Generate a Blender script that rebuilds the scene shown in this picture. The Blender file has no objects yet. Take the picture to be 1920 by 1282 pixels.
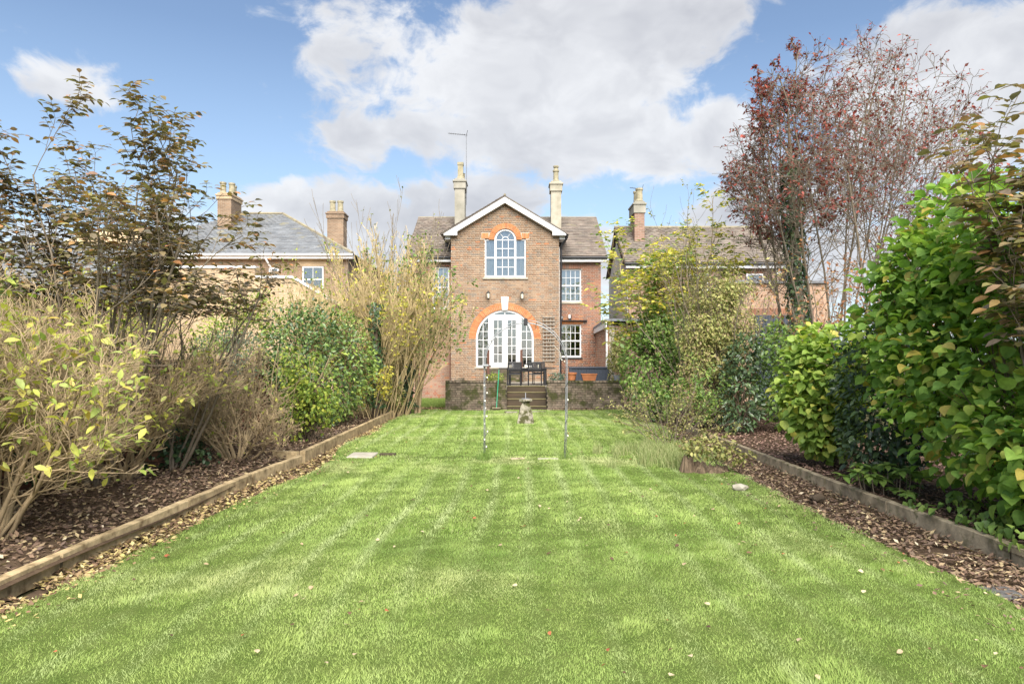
import bpy, math, random
import numpy as np
from mathutils import Vector, Matrix
from math import radians, sin, cos, pi, sqrt

scene = bpy.context.scene
COL = scene.collection
CAMZ = 1.72
# ------------------------------------------------------------------ camera
cam_d = bpy.data.cameras.new('camera'); cam = bpy.data.objects.new('camera', cam_d); COL.objects.link(cam)
cam.location = (0, 0, CAMZ); cam.rotation_euler = (pi/2, 0, 0)
cam_d.sensor_width = 36; cam_d.lens = 24.0
cam_d.shift_x = -4/1920; cam_d.shift_y = 23/1920
cam_d.clip_start = 0.05; cam_d.clip_end = 5000
scene.camera = cam
# ------------------------------------------------------------------ exposure
scene.view_settings.view_transform = 'Standard'; scene.view_settings.look = 'None'
scene.view_settings.exposure = 1.32; scene.view_settings.gamma = 1.0
scene.view_settings.use_curve_mapping = False
scene.cycles.max_bounces = 8; scene.cycles.diffuse_bounces = 6; scene.cycles.glossy_bounces = 3
scene.cycles.transmission_bounces = 4; scene.cycles.transparent_max_bounces = 8
scene.cycles.caustics_reflective = False; scene.cycles.caustics_refractive = False
# ------------------------------------------------------------------ sun
SUN_EL, SUN_AZ = radians(46), radians(172)          # azimuth clockwise from +Y: the veiled sun stands high behind the camera
sun_dir = Vector((sin(SUN_AZ)*cos(SUN_EL), cos(SUN_AZ)*cos(SUN_EL), sin(SUN_EL)))
sd = bpy.data.lights.new('sun', 'SUN'); sd.energy = 4.5; sd.angle = radians(62); sd.color = (1.0, 0.94, 0.86)
so = bpy.data.objects.new('sun', sd); COL.objects.link(so); so.location = (20, -20, 40)
so.rotation_euler = (-sun_dir).to_track_quat('-Z', 'Y').to_euler()

# ------------------------------------------------------------------ node helpers
class NT:
    def __init__(s, tree): s.t = tree; s.n = tree.nodes; s.l = tree.links
    def new(s, typ, **kw):
        n = s.n.new(typ)
        for k, v in kw.items(): setattr(n, k, v)
        return n
    def link(s, a, b): s.l.new(a, b)
    def put(s, sock, v):
        if v is None: return
        if isinstance(v, bpy.types.NodeSocket): s.l.new(v, sock)
        else:
            if isinstance(v, tuple) and len(v) == 3 and sock.type == 'RGBA': v = v + (1,)
            sock.default_value = v
    def math(s, op, a, b=None, c=None, clamp=False):
        n = s.n.new('ShaderNodeMath'); n.operation = op; n.use_clamp = clamp
        s.put(n.inputs[0], a); s.put(n.inputs[1], b)
        if c is not None: s.put(n.inputs[2], c)
        return n.outputs[0]
    def vmath(s, op, a, b=None, scale=None):
        n = s.n.new('ShaderNodeVectorMath'); n.operation = op
        s.put(n.inputs[0], a)
        if b is not None: s.put(n.inputs[1], b)
        if scale is not None: s.put(n.inputs['Scale'], scale)
        return n.outputs[0] if op not in ('DOT_PRODUCT', 'LENGTH') else n.outputs['Value']
    def noise(s, vec, scale, detail=4, rough=0.55, dist=0.0, out='Fac'):
        n = s.n.new('ShaderNodeTexNoise'); s.put(n.inputs['Vector'], vec)
        n.inputs['Scale'].default_value = scale; n.inputs['Detail'].default_value = detail
        n.inputs['Roughness'].default_value = rough; n.inputs['Distortion'].default_value = dist
        return n.outputs[out]
    def ramp(s, fac, stops, interp='LINEAR'):
        n = s.n.new('ShaderNodeValToRGB'); e = n.color_ramp.elements; n.color_ramp.interpolation = interp
        while len(e) < len(stops): e.new(0.5)
        for i, (p, c) in enumerate(stops):
            e[i].position = p
            e[i].color = (c, c, c, 1) if isinstance(c, (int, float)) else tuple(c) + (1,)
        s.put(n.inputs['Fac'], fac)
        return n.outputs['Color']
    def mapr(s, v, a, b, c=0.0, d=1.0, smooth=False):
        n = s.n.new('ShaderNodeMapRange'); n.clamp = True
        if smooth: n.interpolation_type = 'SMOOTHSTEP'
        s.put(n.inputs[0], v)
        for i, q in enumerate((a, b, c, d)): s.put(n.inputs[i+1], q)
        return n.outputs[0]
    def mix(s, fac, a, b, blend='MIX'):
        n = s.n.new('ShaderNodeMix'); n.data_type = 'RGBA'; n.blend_type = blend
        s.put(n.inputs[0], fac); s.put(n.inputs[6], a); s.put(n.inputs[7], b)
        return n.outputs[2]

# ------------------------------------------------------------------ world: Nishita sky with broken cumulus
world = bpy.data.worlds.new('World'); scene.world = world; world.use_nodes = True
w = NT(world.node_tree); w.n.clear()
sky = w.new('ShaderNodeTexSky'); sky.sky_type = 'NISHITA'; sky.sun_disc = False
sky.sun_elevation = SUN_EL; sky.sun_rotation = SUN_AZ; sky.air_density = 1.0; sky.dust_density = 0.6; sky.ozone_density = 1.6
tc = w.new('ShaderNodeTexCoord'); dirv = tc.outputs['Generated']
sx = w.new('ShaderNodeSeparateXYZ'); w.link(dirv, sx.inputs[0])
az = w.math('ARCTAN2', sx.outputs[0], sx.outputs[1]); el = w.math('ARCSINE', sx.outputs[2])
# cloud banks: azimuth, elevation, half-widths (degrees), strength
BANKS = [(1.5, 22.5, 15, 5.4, 1.0), (9, 25.5, 13, 5, .95), (4, 17.5, 20, 3.2, .85), (15, 16.5, 8, 3.4, .8), (-13, 16.8, 4.5, 2.0, .6), (-15.5, 24.5, 3, 4, .3),
         (-15, 11.6, 9, 2.6, .9), (-4, 12.0, 7, 3.6, .95), (20, 11, 9, 3.0, .95), (34, 17, 12, 6.5, 1.0), (36, 27.5, 8, 2.4, .7),
         (-33, 18.5, 3.8, 2.0, .5), (0, 7, 60, 4.0, .6), (-60, 14, 15, 5, .9), (70, 24, 18, 7, .9), (120, 20, 25, 7, .95), (-120, 22, 26, 8, .95), (175, 24, 22, 8, .95),
         (-85, 38, 22, 10, .9), (40, 52, 26, 9, .95), (-30, 58, 28, 8, .9), (150, 55, 30, 9, .95), (-150, 48, 24, 9, .9)]
bank = None
for a, e, ra, re, s_ in BANKS:
    da = w.math('DIVIDE', w.math('SUBTRACT', az, radians(a)), radians(ra))
    de = w.math('DIVIDE', w.math('SUBTRACT', el, radians(e)), radians(re))
    r2 = w.math('ADD', w.math('MULTIPLY', da, da), w.math('MULTIPLY', de, de))
    g = w.math('MULTIPLY', w.math('SUBTRACT', 1.0, w.math('SQRT', r2)), s_)
    bank = g if bank is None else w.math('MAXIMUM', bank, g)
bank = w.math('MAXIMUM', bank, -0.45)
mp = w.new('ShaderNodeMapping'); mp.inputs['Scale'].default_value = (1, 1, 1.5); mp.inputs['Location'].default_value = (3.1, 1.7, 0.4); w.link(dirv, mp.inputs[0])
warp = w.noise(mp.outputs[0], 7.0, 2, 0.5, out='Color')
wv = w.vmath('ADD', mp.outputs[0], w.vmath('SCALE', w.vmath('SUBTRACT', warp, (0.5, 0.5, 0.5)), scale=0.10))
n1 = w.noise(wv, 9.5, 9, 0.60)
n2 = w.noise(wv, 34.0, 5, 0.6)
nn = w.math('ADD', w.math('MULTIPLY', w.math('SUBTRACT', n1, 0.5), 1.9), w.math('MULTIPLY', w.math('SUBTRACT', n2, 0.5), 0.35))
dens = w.math('ADD', w.math('MULTIPLY', bank, 0.95), nn)
mask = w.mapr(dens, -0.10, 0.30, 0, 1, True)
thick = w.mapr(dens, 0.10, 0.85, 0, 1, True)
low = w.noise(wv, 5.5, 4, 0.55)
shade = w.math('ADD', w.math('MULTIPLY', thick, 0.28), w.math('MULTIPLY', w.mapr(low, 0.42, 0.68), 0.58), clamp=True)
cl_col = w.ramp(shade, [(0.0, (7.6, 7.7, 7.9)), (0.4, (6.0, 6.1, 6.4)), (1.0, (4.1, 4.2, 4.65))])
haze = w.mapr(el, 0.0, radians(24), 0.5, 0.0)
skc = w.mix(haze, sky.outputs[0], (3.6, 5.0, 6.6))
hs = w.new('ShaderNodeHueSaturation'); hs.inputs['Saturation'].default_value = 0.97; hs.inputs['Value'].default_value = 1.45; w.link(skc, hs.inputs['Color'])
final = w.mix(w.math('MULTIPLY', mask, 0.94), hs.outputs[0], cl_col)
bg = w.new('ShaderNodeBackground'); bg.inputs['Strength'].default_value = 0.05; w.link(final, bg.inputs['Color'])
ow = w.new('ShaderNodeOutputWorld'); w.link(bg.outputs[0], ow.inputs['Surface'])

# ------------------------------------------------------------------ projection helpers: photograph pixel -> metres at a chosen real distance
def X(px, Z): return (px - 964.0)/1280.0*Z
def H(py, Z): return CAMZ - (py - 664.0)/1280.0*Z
def gz(y): return -0.00625*max(-5.0, min(y, 40.0))

# ------------------------------------------------------------------ materials
def new_mat(name):
    m = bpy.data.materials.new(name); m.use_nodes = True
    t = NT(m.node_tree); t.n.clear()
    o = t.new('ShaderNodeOutputMaterial'); p = t.new('ShaderNodeBsdfPrincipled')
    t.link(p.outputs[0], o.inputs['Surface'])
    return m, t, p, o
def rnd_fac(t):
    g = t.new('ShaderNodeNewGeometry'); oi = t.new('ShaderNodeObjectInfo')
    return t.math('FRACT', t.math('ADD', g.outputs['Random Per Island'], t.math('MULTIPLY', oi.outputs['Random'], 7.31)))
def pos(t): return t.new('ShaderNodeNewGeometry').outputs['Position']
def bump(t, p, h, strength=0.3, dist=0.01):
    b = t.new('ShaderNodeBump'); b.inputs['Strength'].default_value = strength; b.inputs['Distance'].default_value = dist
    t.put(b.inputs['Height'], h); t.link(b.outputs[0], p.inputs['Normal'])
def m_piece(name, stops, rough=0.85, spec=0.25, noise=(6, 0.35), moss=None, bmp=(40, 0.3, 0.004), interp='LINEAR'):
    """pieces (bricks, slates, boards): a colour of its own for each piece, with grain and stains"""
    m, t, p, o = new_mat(name)
    c = t.ramp(rnd_fac(t), stops, interp)
    P = pos(t)
    if noise:
        f = t.mapr(t.noise(P, noise[0], 5, 0.6), 0.3, 0.72, 1-noise[1], 1+noise[1]*0.6)
        c = t.mix(1.0, c, f, 'MULTIPLY')
    if moss:      # (colour, scale, lo, hi)
        c = t.mix(t.mapr(t.noise(P, moss[1], 6, 0.62), moss[2], moss[3]), c, moss[0])
    t.put(p.inputs['Base Color'], c); p.inputs['Roughness'].default_value = rough; p.inputs['Specular IOR Level'].default_value = spec
    if bmp: bump(t, p, t.noise(P, bmp[0], 4, 0.6), bmp[1], bmp[2])
    return m
def m_noise(name, c1, c2, scale=5, rough=0.8, spec=0.3, lo=0.35, hi=0.68, bmp=(30, 0.2, 0.003), metal=0.0, stretch=None):
    m, t, p, o = new_mat(name)
    P = pos(t)
    if stretch:
        mp = t.new('ShaderNodeMapping'); mp.inputs['Scale'].default_value = stretch; t.link(P, mp.inputs[0]); P = mp.outputs[0]
    t.put(p.inputs['Base Color'], t.mix(t.mapr(t.noise(P, scale, 6, 0.6), lo, hi), c1, c2))
    p.inputs['Roughness'].default_value = rough; p.inputs['Specular IOR Level'].default_value = spec; p.inputs['Metallic'].default_value = metal
    if bmp: bump(t, p, t.noise(P, bmp[0], 4, 0.6), bmp[1], bmp[2])
    return m
def m_leaf(name, stops, rough=0.5, spec=0.35, transl=0.3, tint=(1.15, 1.25, 0.7), interp='LINEAR'):
    m, t, p, o = new_mat(name)
    c = t.ramp(rnd_fac(t), stops, interp)
    f = t.mapr(t.noise(pos(t), 22, 3, 0.6), 0.3, 0.7, 0.92, 1.38)
    c = t.mix(1.0, c, f, 'MULTIPLY')
    t.put(p.inputs['Base Color'], c); p.inputs['Roughness'].default_value = rough; p.inputs['Specular IOR Level'].default_value = spec
    if transl > 0:
        tr = t.new('ShaderNodeBsdfTranslucent'); t.put(tr.inputs['Color'], t.mix(1.0, c, tint, 'MULTIPLY'))
        mx = t.new('ShaderNodeMixShader'); mx.inputs[0].default_value = transl
        t.link(p.outputs[0], mx.inputs[1]); t.link(tr.outputs[0], mx.inputs[2]); t.link(mx.outputs[0], o.inputs['Surface'])
    return m
def m_brickpaint(name, c1, c2, mortar):
    """far brickwork, too distant to tell the bricks apart"""
    m, t, p, o = new_mat(name)
    s = t.new('ShaderNodeSeparateXYZ'); t.link(pos(t), s.inputs[0])
    cb = t.new('ShaderNodeCombineXYZ'); t.put(cb.inputs[0], t.math('ADD', s.outputs[0], s.outputs[1])); t.put(cb.inputs[1], s.outputs[2])
    b = t.new('ShaderNodeTexBrick'); t.link(cb.outputs[0], b.inputs['Vector'])
    b.inputs['Scale'].default_value = 1.0; b.inputs['Brick Width'].default_value = 0.225; b.inputs['Row Height'].default_value = 0.075
    b.inputs['Mortar Size'].default_value = 0.006; b.inputs['Bias'].default_value = 0.0
    t.put(b.inputs['Color1'], c1); t.put(b.inputs['Color2'], c2); t.put(b.inputs['Mortar'], mortar)
    f = t.mapr(t.noise(pos(t), 1.6, 6, 0.65), 0.3, 0.7, 0.75, 1.2)
    t.put(p.inputs['Base Color'], t.mix(1.0, b.outputs['Color'], f, 'MULTIPLY')); p.inputs['Roughness'].default_value = 0.9
    p.inputs['Specular IOR Level'].default_value = 0.2
    bump(t, p, b.outputs['Fac'], -0.4, 0.006)
    return m
def m_plain(name, c, rough=0.5, spec=0.4, metal=0.0, var=0.12, emit=None):
    m, t, p, o = new_mat(name)
    f = t.mapr(t.noise(pos(t), 9, 5, 0.65), 0.3, 0.7, 1-var, 1+var*0.5)
    t.put(p.inputs['Base Color'], t.mix(1.0, c, f, 'MULTIPLY'))
    p.inputs['Roughness'].default_value = rough; p.inputs['Specular IOR Level'].default_value = spec; p.inputs['Metallic'].default_value = metal
    if emit: p.inputs['Emission Color'].default_value = tuple(emit[:3]) + (1,); p.inputs['Emission Strength'].default_value = emit[3]
    return m
def m_glass(name, refl=0.16, tint=(0.86, 0.9, 0.92)):
    m, t, p, o = new_mat(name); t.n.remove(p)
    tr = t.new('ShaderNodeBsdfTransparent'); tr.inputs['Color'].default_value = tint + (1,)
    gl = t.new('ShaderNodeBsdfGlossy'); gl.inputs['Roughness'].default_value = 0.015
    bump_n = t.new('ShaderNodeBump'); bump_n.inputs['Strength'].default_value = 0.06; bump_n.inputs['Distance'].default_value = 0.02
    t.put(bump_n.inputs['Height'], t.noise(pos(t), 2.3, 2, 0.5)); t.link(bump_n.outputs[0], gl.inputs['Normal'])
    fr = t.new('ShaderNodeFresnel'); fr.inputs['IOR'].default_value = 1.5
    f = t.math('ADD', t.math('MULTIPLY', fr.outputs[0], 1.6), refl, clamp=True)
    mx = t.new('ShaderNodeMixShader'); t.put(mx.inputs[0], f); t.link(tr.outputs[0], mx.inputs[1]); t.link(gl.outputs[0], mx.inputs[2])
    t.link(mx.outputs[0], o.inputs['Surface'])
    return m
def m_attr(name, rough=0.6, spec=0.25, transl=0.35):
    m, t, p, o = new_mat(name)
    a = t.new('ShaderNodeAttribute'); a.attribute_name = 'Col'
    t.link(a.outputs['Color'], p.inputs['Base Color']); p.inputs['Roughness'].default_value = rough; p.inputs['Specular IOR Level'].default_value = spec
    if transl:
        tr = t.new('ShaderNodeBsdfTranslucent'); t.put(tr.inputs['Color'], t.mix(1.0, a.outputs['Color'], (1.15, 1.2, 0.8), 'MULTIPLY'))
        mx = t.new('ShaderNodeMixShader'); mx.inputs[0].default_value = transl
        t.link(p.outputs[0], mx.inputs[1]); t.link(tr.outputs[0], mx.inputs[2]); t.link(mx.outputs[0], o.inputs['Surface'])
    return m

MAT = {}
MAT['mortar'] = m_noise('mortar', (0.46, 0.41, 0.34), (0.33, 0.29, 0.235), 3, 0.95, 0.1)
MAT['brick_front'] = m_piece('brick_front', [(0, (.235, .15, .095)), (.3, (.29, .195, .125)), (.55, (.33, .23, .152)), (.75, (.22, .178, .138)), (.95, (.30, .185, .115)), (1, (.40, .175, .085))], noise=(1.3, .25))
MAT['brick_red'] = m_piece('brick_red', [(0, (.25, .115, .072)), (.4, (.31, .15, .092)), (.7, (.245, .138, .096)), (.9, (.18, .122, .098)), (1, (.37, .17, .08))], noise=(1.5, .25))
MAT['brick_pink'] = m_piece('brick_pink', [(0, (.34, .20, .14)), (.4, (.40, .25, .175)), (.7, (.32, .22, .16)), (.9, (.36, .15, .10)), (1, (.44, .20, .10))], noise=(1.5, .25))
MAT['brick_orange'] = m_piece('brick_orange', [(0, (.42, .17, .065)), (.5, (.50, .21, .085)), (1, (.36, .135, .055))], noise=(5, .2))
MAT['brick_old'] = m_piece('brick_old', [(0, (.15, .115, .085)), (.4, (.24, .19, .145)), (.7, (.19, .155, .115)), (1, (.10, .08, .058))], rough=.95, noise=(3.5, .5), moss=((.055, .058, .02), 2.6, .47, .60))
MAT['mortar_old'] = m_noise('mortar_old', (.07, .06, .045), (.03, .027, .02), 4, .95, .1)
MAT['brick_wallold'] = m_piece('brick_wallold', [(0, (.24, .11, .07)), (.5, (.30, .15, .09)), (1, (.18, .11, .08))], noise=(2.5, .4), moss=((.06, .08, .03), 2.5, .52, .66))
MAT['slate'] = m_piece('slate', [(0, (.15, .12, .10)), (.4, (.20, .165, .135)), (.7, (.175, .15, .125)), (1, (.125, .105, .09))], rough=.75, noise=(2.0, .3), moss=((.22, .20, .10), 3.0, .60, .76))
MAT['slate_grey'] = m_piece('slate_grey', [(0, (.14, .15, .16)), (.5, (.185, .195, .205)), (1, (.155, .16, .165))], rough=.7, noise=(1.5, .25), moss=((.27, .24, .13), 1.1, .58, .74))
MAT['ridge'] = m_noise('ridge', (.17, .15, .12), (.27, .24, .15), 3, .9, .2)
MAT['white'] = m_plain('white', (.62, .62, .62), .45, .4, var=.07)
MAT['white_old'] = m_noise('white_old', (.74, .73, .70), (.60, .59, .55), 4, .6, .3)
MAT['stone'] = m_noise('stone', (.40, .37, .31), (.28, .26, .20), 6, .9, .2)
MAT['stone_mossy'] = m_piece('stone_mossy', [(0, (.25, .23, .18)), (1, (.31, .28, .22))], rough=.95, noise=(8, .4), moss=((.055, .055, .02), 6, .44, .56), bmp=(18, .6, .02))
MAT['render_grey'] = m_noise('render_grey', (.33, .31, .26), (.22, .21, .17), 1.6, .95, .15)
MAT['render_pale'] = m_noise('render_pale', (.40, .37, .30), (.26, .24, .18), 2.6, .95, .15)
MAT['pot_buff'] = m_noise('pot_buff', (.36, .32, .22), (.22, .20, .13), 6, .9, .2)
MAT['black'] = m_plain('black', (.018, .018, .02), .45, .4)
MAT['black_mesh'] = m_plain('black_mesh', (.03, .03, .033), .6, .3)
MAT['navy'] = m_plain('navy', (.045, .055, .075), .5, .35)
MAT['lead'] = m_noise('lead', (.16, .17, .19), (.22, .23, .25), 3, .7, .3)
MAT['terracotta'] = m_noise('terracotta', (.46, .18, .08), (.34, .13, .06), 8, .85, .2)
MAT['timber_new'] = m_piece('timber_new', [(0, (.40, .30, .17)), (.5, (.46, .355, .205)), (1, (.34, .255, .145))], .92, .15, noise=(5.5, .5), moss=((.15, .105, .055), 7, .50, .70), bmp=(30, .7, .008))
MAT['timber_grey'] = m_piece('timber_grey', [(0, (.30, .245, .17)), (.5, (.36, .30, .21)), (1, (.25, .20, .135))], .92, .15, noise=(5.5, .55), moss=((.12, .115, .06), 9, .52, .70), bmp=(30, .7, .008))
MAT['timber_dark'] = m_noise('timber_dark', (.085, .062, .042), (.045, .036, .026), 4, .9, .15, stretch=(.3, 1, 2), bmp=(22, .6, .006))
MAT['timber_lip'] = m_noise('timber_lip', (.13, .115, .05), (.18, .155, .09), 9, .95, .1)
MAT['trellis'] = m_noise('trellis', (.25, .22, .18), (.34, .30, .25), 12, .9, .15)
MAT['post_brown'] = m_noise('post_brown', (.12, .055, .035), (.08, .04, .028), 9, .7, .3)
MAT['galv'] = m_plain('galv', (.30, .31, .32), .5, .4, metal=.3, var=.3)
MAT['green_paint'] = m_plain('green_paint', (.03, .30, .17), .45, .4)
MAT['glass'] = m_glass('glass', .20)
MAT['glass_up'] = m_glass('glass_up', .16)
MAT['blind'] = m_noise('blind', (.26, .28, .31), (.34, .36, .40), 2, .9, .1)
MAT['curtain'] = m_noise('curtain', (.55, .54, .50), (.42, .41, .38), 14, .95, .1, stretch=(1, 1, .05))
MAT['interior'] = m_noise('interior', (.16, .15, .13), (.10, .095, .085), 1.5, .95, .1)
MAT['lamp_glass'] = m_plain('lamp_glass', (.75, .70, .55), .3, .5)
MAT['bulb'] = m_plain('bulb', (.85, .82, .70), .25, .5)
MAT['paving'] = m_noise('paving', (.33, .30, .25), (.23, .21, .17), 4, .95, .15)
MAT['far_brown'] = m_brickpaint('far_brown', (.25, .165, .105), (.19, .125, .08), (.32, .28, .22))
MAT['far_buff'] = m_brickpaint('far_buff', (.44, .32, .195), (.38, .27, .16), (.46, .39, .29))
MAT['far_red'] = m_brickpaint('far_red', (.28, .165, .12), (.21, .13, .095), (.32, .28, .23))
MAT['far_light'] = m_brickpaint('far_light', (.38, .24, .16), (.33, .20, .135), (.40, .35, .28))
MAT['cream'] = m_noise('cream', (.62, .55, .45), (.54, .47, .37), 1, .95, .15)
MAT['tan_tile'] = m_noise('tan_tile', (.48, .36, .22), (.38, .28, .17), 2.4, .95, .15)
MAT['soil'] = m_noise('soil', (.055, .036, .024), (.10, .07, .045), 9, .97, .1, bmp=(30, .8, .03))
MAT['ground'] = m_noise('ground', (.075, .075, .03), (.11, .09, .05), 2.5, .97, .1, bmp=(14, .6, .03))
MAT['turf'] = m_noise('turf', (.070, .105, .022), (.10, .13, .035), 6, .97, .08, bmp=(60, .8, .02))
MAT['grass'] = m_attr('grass')
MAT['litter'] = m_leaf('litter', [(0, (.085, .055, .042)), (.25, (.15, .10, .07)), (.5, (.23, .155, .10)), (.65, (.10, .07, .06)), (.86, (.27, .20, .12)), (.96, (.36, .29, .16)), (1, (.48, .41, .30))], .8, .2, .1)
MAT['litter_dark'] = m_leaf('litter_dark', [(0, (.07, .042, .036)), (.3, (.13, .075, .06)), (.6, (.18, .11, .085)), (.85, (.24, .16, .12)), (1, (.36, .25, .17))], .75, .25, .08)
MAT['litter_pale'] = m_leaf('litter_pale', [(0, (.07, .045, .03)), (.3, (.16, .10, .06)), (.6, (.30, .22, .11)), (.85, (.38, .31, .12)), (1, (.5, .42, .26))], .8, .2, .1)
MAT['bark_tan'] = m_noise('bark_tan', (.45, .34, .20), (.22, .17, .105), 5, .9, .15)
MAT['bark_straw'] = m_noise('bark_straw', (.54, .42, .22), (.30, .23, .13), 4, .9, .15)
MAT['bark_grey'] = m_noise('bark_grey', (.21, .175, .13), (.13, .105, .075), 10, .92, .15)
MAT['bark_dark'] = m_noise('bark_dark', (.115, .085, .06), (.065, .05, .035), 10, .92, .15)
MAT['stump'] = m_noise('stump', (.22, .165, .11), (.07, .05, .035), 12, .95, .1, stretch=(1, 1, .2), bmp=(24, .9, .02))
MAT['leaf_elder'] = m_leaf('leaf_elder', [(0, (.09, .085, .062)), (.3, (.15, .115, .082)), (.5, (.17, .16, .065)), (.72, (.22, .13, .09)), (.88, (.21, .20, .075)), (1, (.44, .20, .085))], .5, .35, .3)
MAT['leaf_yg'] = m_leaf('leaf_yg', [(0, (.20, .28, .06)), (.4, (.34, .38, .08)), (.7, (.50, .47, .10)), (.9, (.27, .33, .11)), (1, (.52, .38, .08))], .5, .3, .38)
MAT['leaf_lime'] = m_leaf('leaf_lime', [(0, (.09, .15, .028)), (.4, (.17, .24, .04)), (.75, (.27, .33, .055)), (1, (.36, .36, .06))], .5, .3, .36)
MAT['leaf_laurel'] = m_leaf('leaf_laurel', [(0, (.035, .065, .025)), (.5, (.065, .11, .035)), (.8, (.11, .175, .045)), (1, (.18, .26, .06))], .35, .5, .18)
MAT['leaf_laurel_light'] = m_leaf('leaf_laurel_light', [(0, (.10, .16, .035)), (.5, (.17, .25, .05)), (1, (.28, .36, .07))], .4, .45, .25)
MAT['leaf_hazel'] = m_leaf('leaf_hazel', [(0, (.12, .22, .05)), (.35, (.175, .30, .06)), (.65, (.24, .365, .075)), (.90, (.36, .44, .09)), (.95, (.24, .22, .07)), (1, (.5, .40, .09))], .62, .22, .46)
MAT['leaf_hazel2'] = m_leaf('leaf_hazel2', [(0, (.15, .24, .05)), (.5, (.235, .335, .065)), (.88, (.33, .40, .085)), (1, (.46, .38, .08))], .5, .3, .36)
MAT['leaf_dark'] = m_leaf('leaf_dark', [(0, (.025, .045, .022)), (.6, (.05, .085, .036)), (1, (.09, .14, .05))], .35, .5, .12)
MAT['leaf_olive'] = m_leaf('leaf_olive', [(0, (.14, .165, .05)), (.35, (.22, .235, .07)), (.6, (.30, .285, .10)), (.8, (.22, .155, .095)), (1, (.40, .39, .14))], .55, .25, .3)
MAT['leaf_green'] = m_leaf('leaf_green', [(0, (.075, .14, .035)), (.5, (.13, .21, .048)), (1, (.22, .30, .07))], .45, .35, .32)
MAT['leaf_yellow'] = m_leaf('leaf_yellow', [(0, (.20, .24, .05)), (.3, (.42, .40, .07)), (.6, (.60, .50, .07)), (.85, (.50, .45, .09)), (1, (.26, .25, .06))], .5, .3, .36)
MAT['leaf_red'] = m_leaf('leaf_red', [(0, (.13, .05, .04)), (.4, (.19, .052, .042)), (.7, (.27, .058, .042)), (.92, (.17, .085, .06)), (1, (.44, .08, .05))], .5, .3, .3, tint=(1.2, .8, .7))
MAT['leaf_rust'] = m_leaf('leaf_rust', [(0, (.17, .075, .04)), (.5, (.29, .135, .06)), (.8, (.36, .21, .10)), (1, (.22, .20, .06))], .6, .25, .3, tint=(1.2, .95, .7))
MAT['leaf_ivy'] = m_leaf('leaf_ivy', [(0, (.018, .040, .018)), (.6, (.04, .075, .03)), (1, (.085, .125, .04))], .4, .4, .12)
MAT['leaf_conifer'] = m_leaf('leaf_conifer', [(0, (.06, .10, .07)), (1, (.12, .17, .11))], .6, .2, .2)
MAT['fallen_red'] = m_leaf('fallen_red', [(0, (.22, .07, .035)), (1, (.36, .13, .06))], .7, .25, .15)
MAT['fallen_pale'] = m_leaf('fallen_pale', [(0, (.30, .22, .13)), (1, (.46, .37, .25))], .7, .25, .15)
MAT['slate_dark'] = m_noise('slate_dark', (.07, .07, .07), (.12, .115, .11), 9, .8, .3)
MAT['fallen'] = m_leaf('fallen', [(0, (.07, .04, .028)), (1, (.15, .085, .05))], .7, .25, .15)

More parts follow.
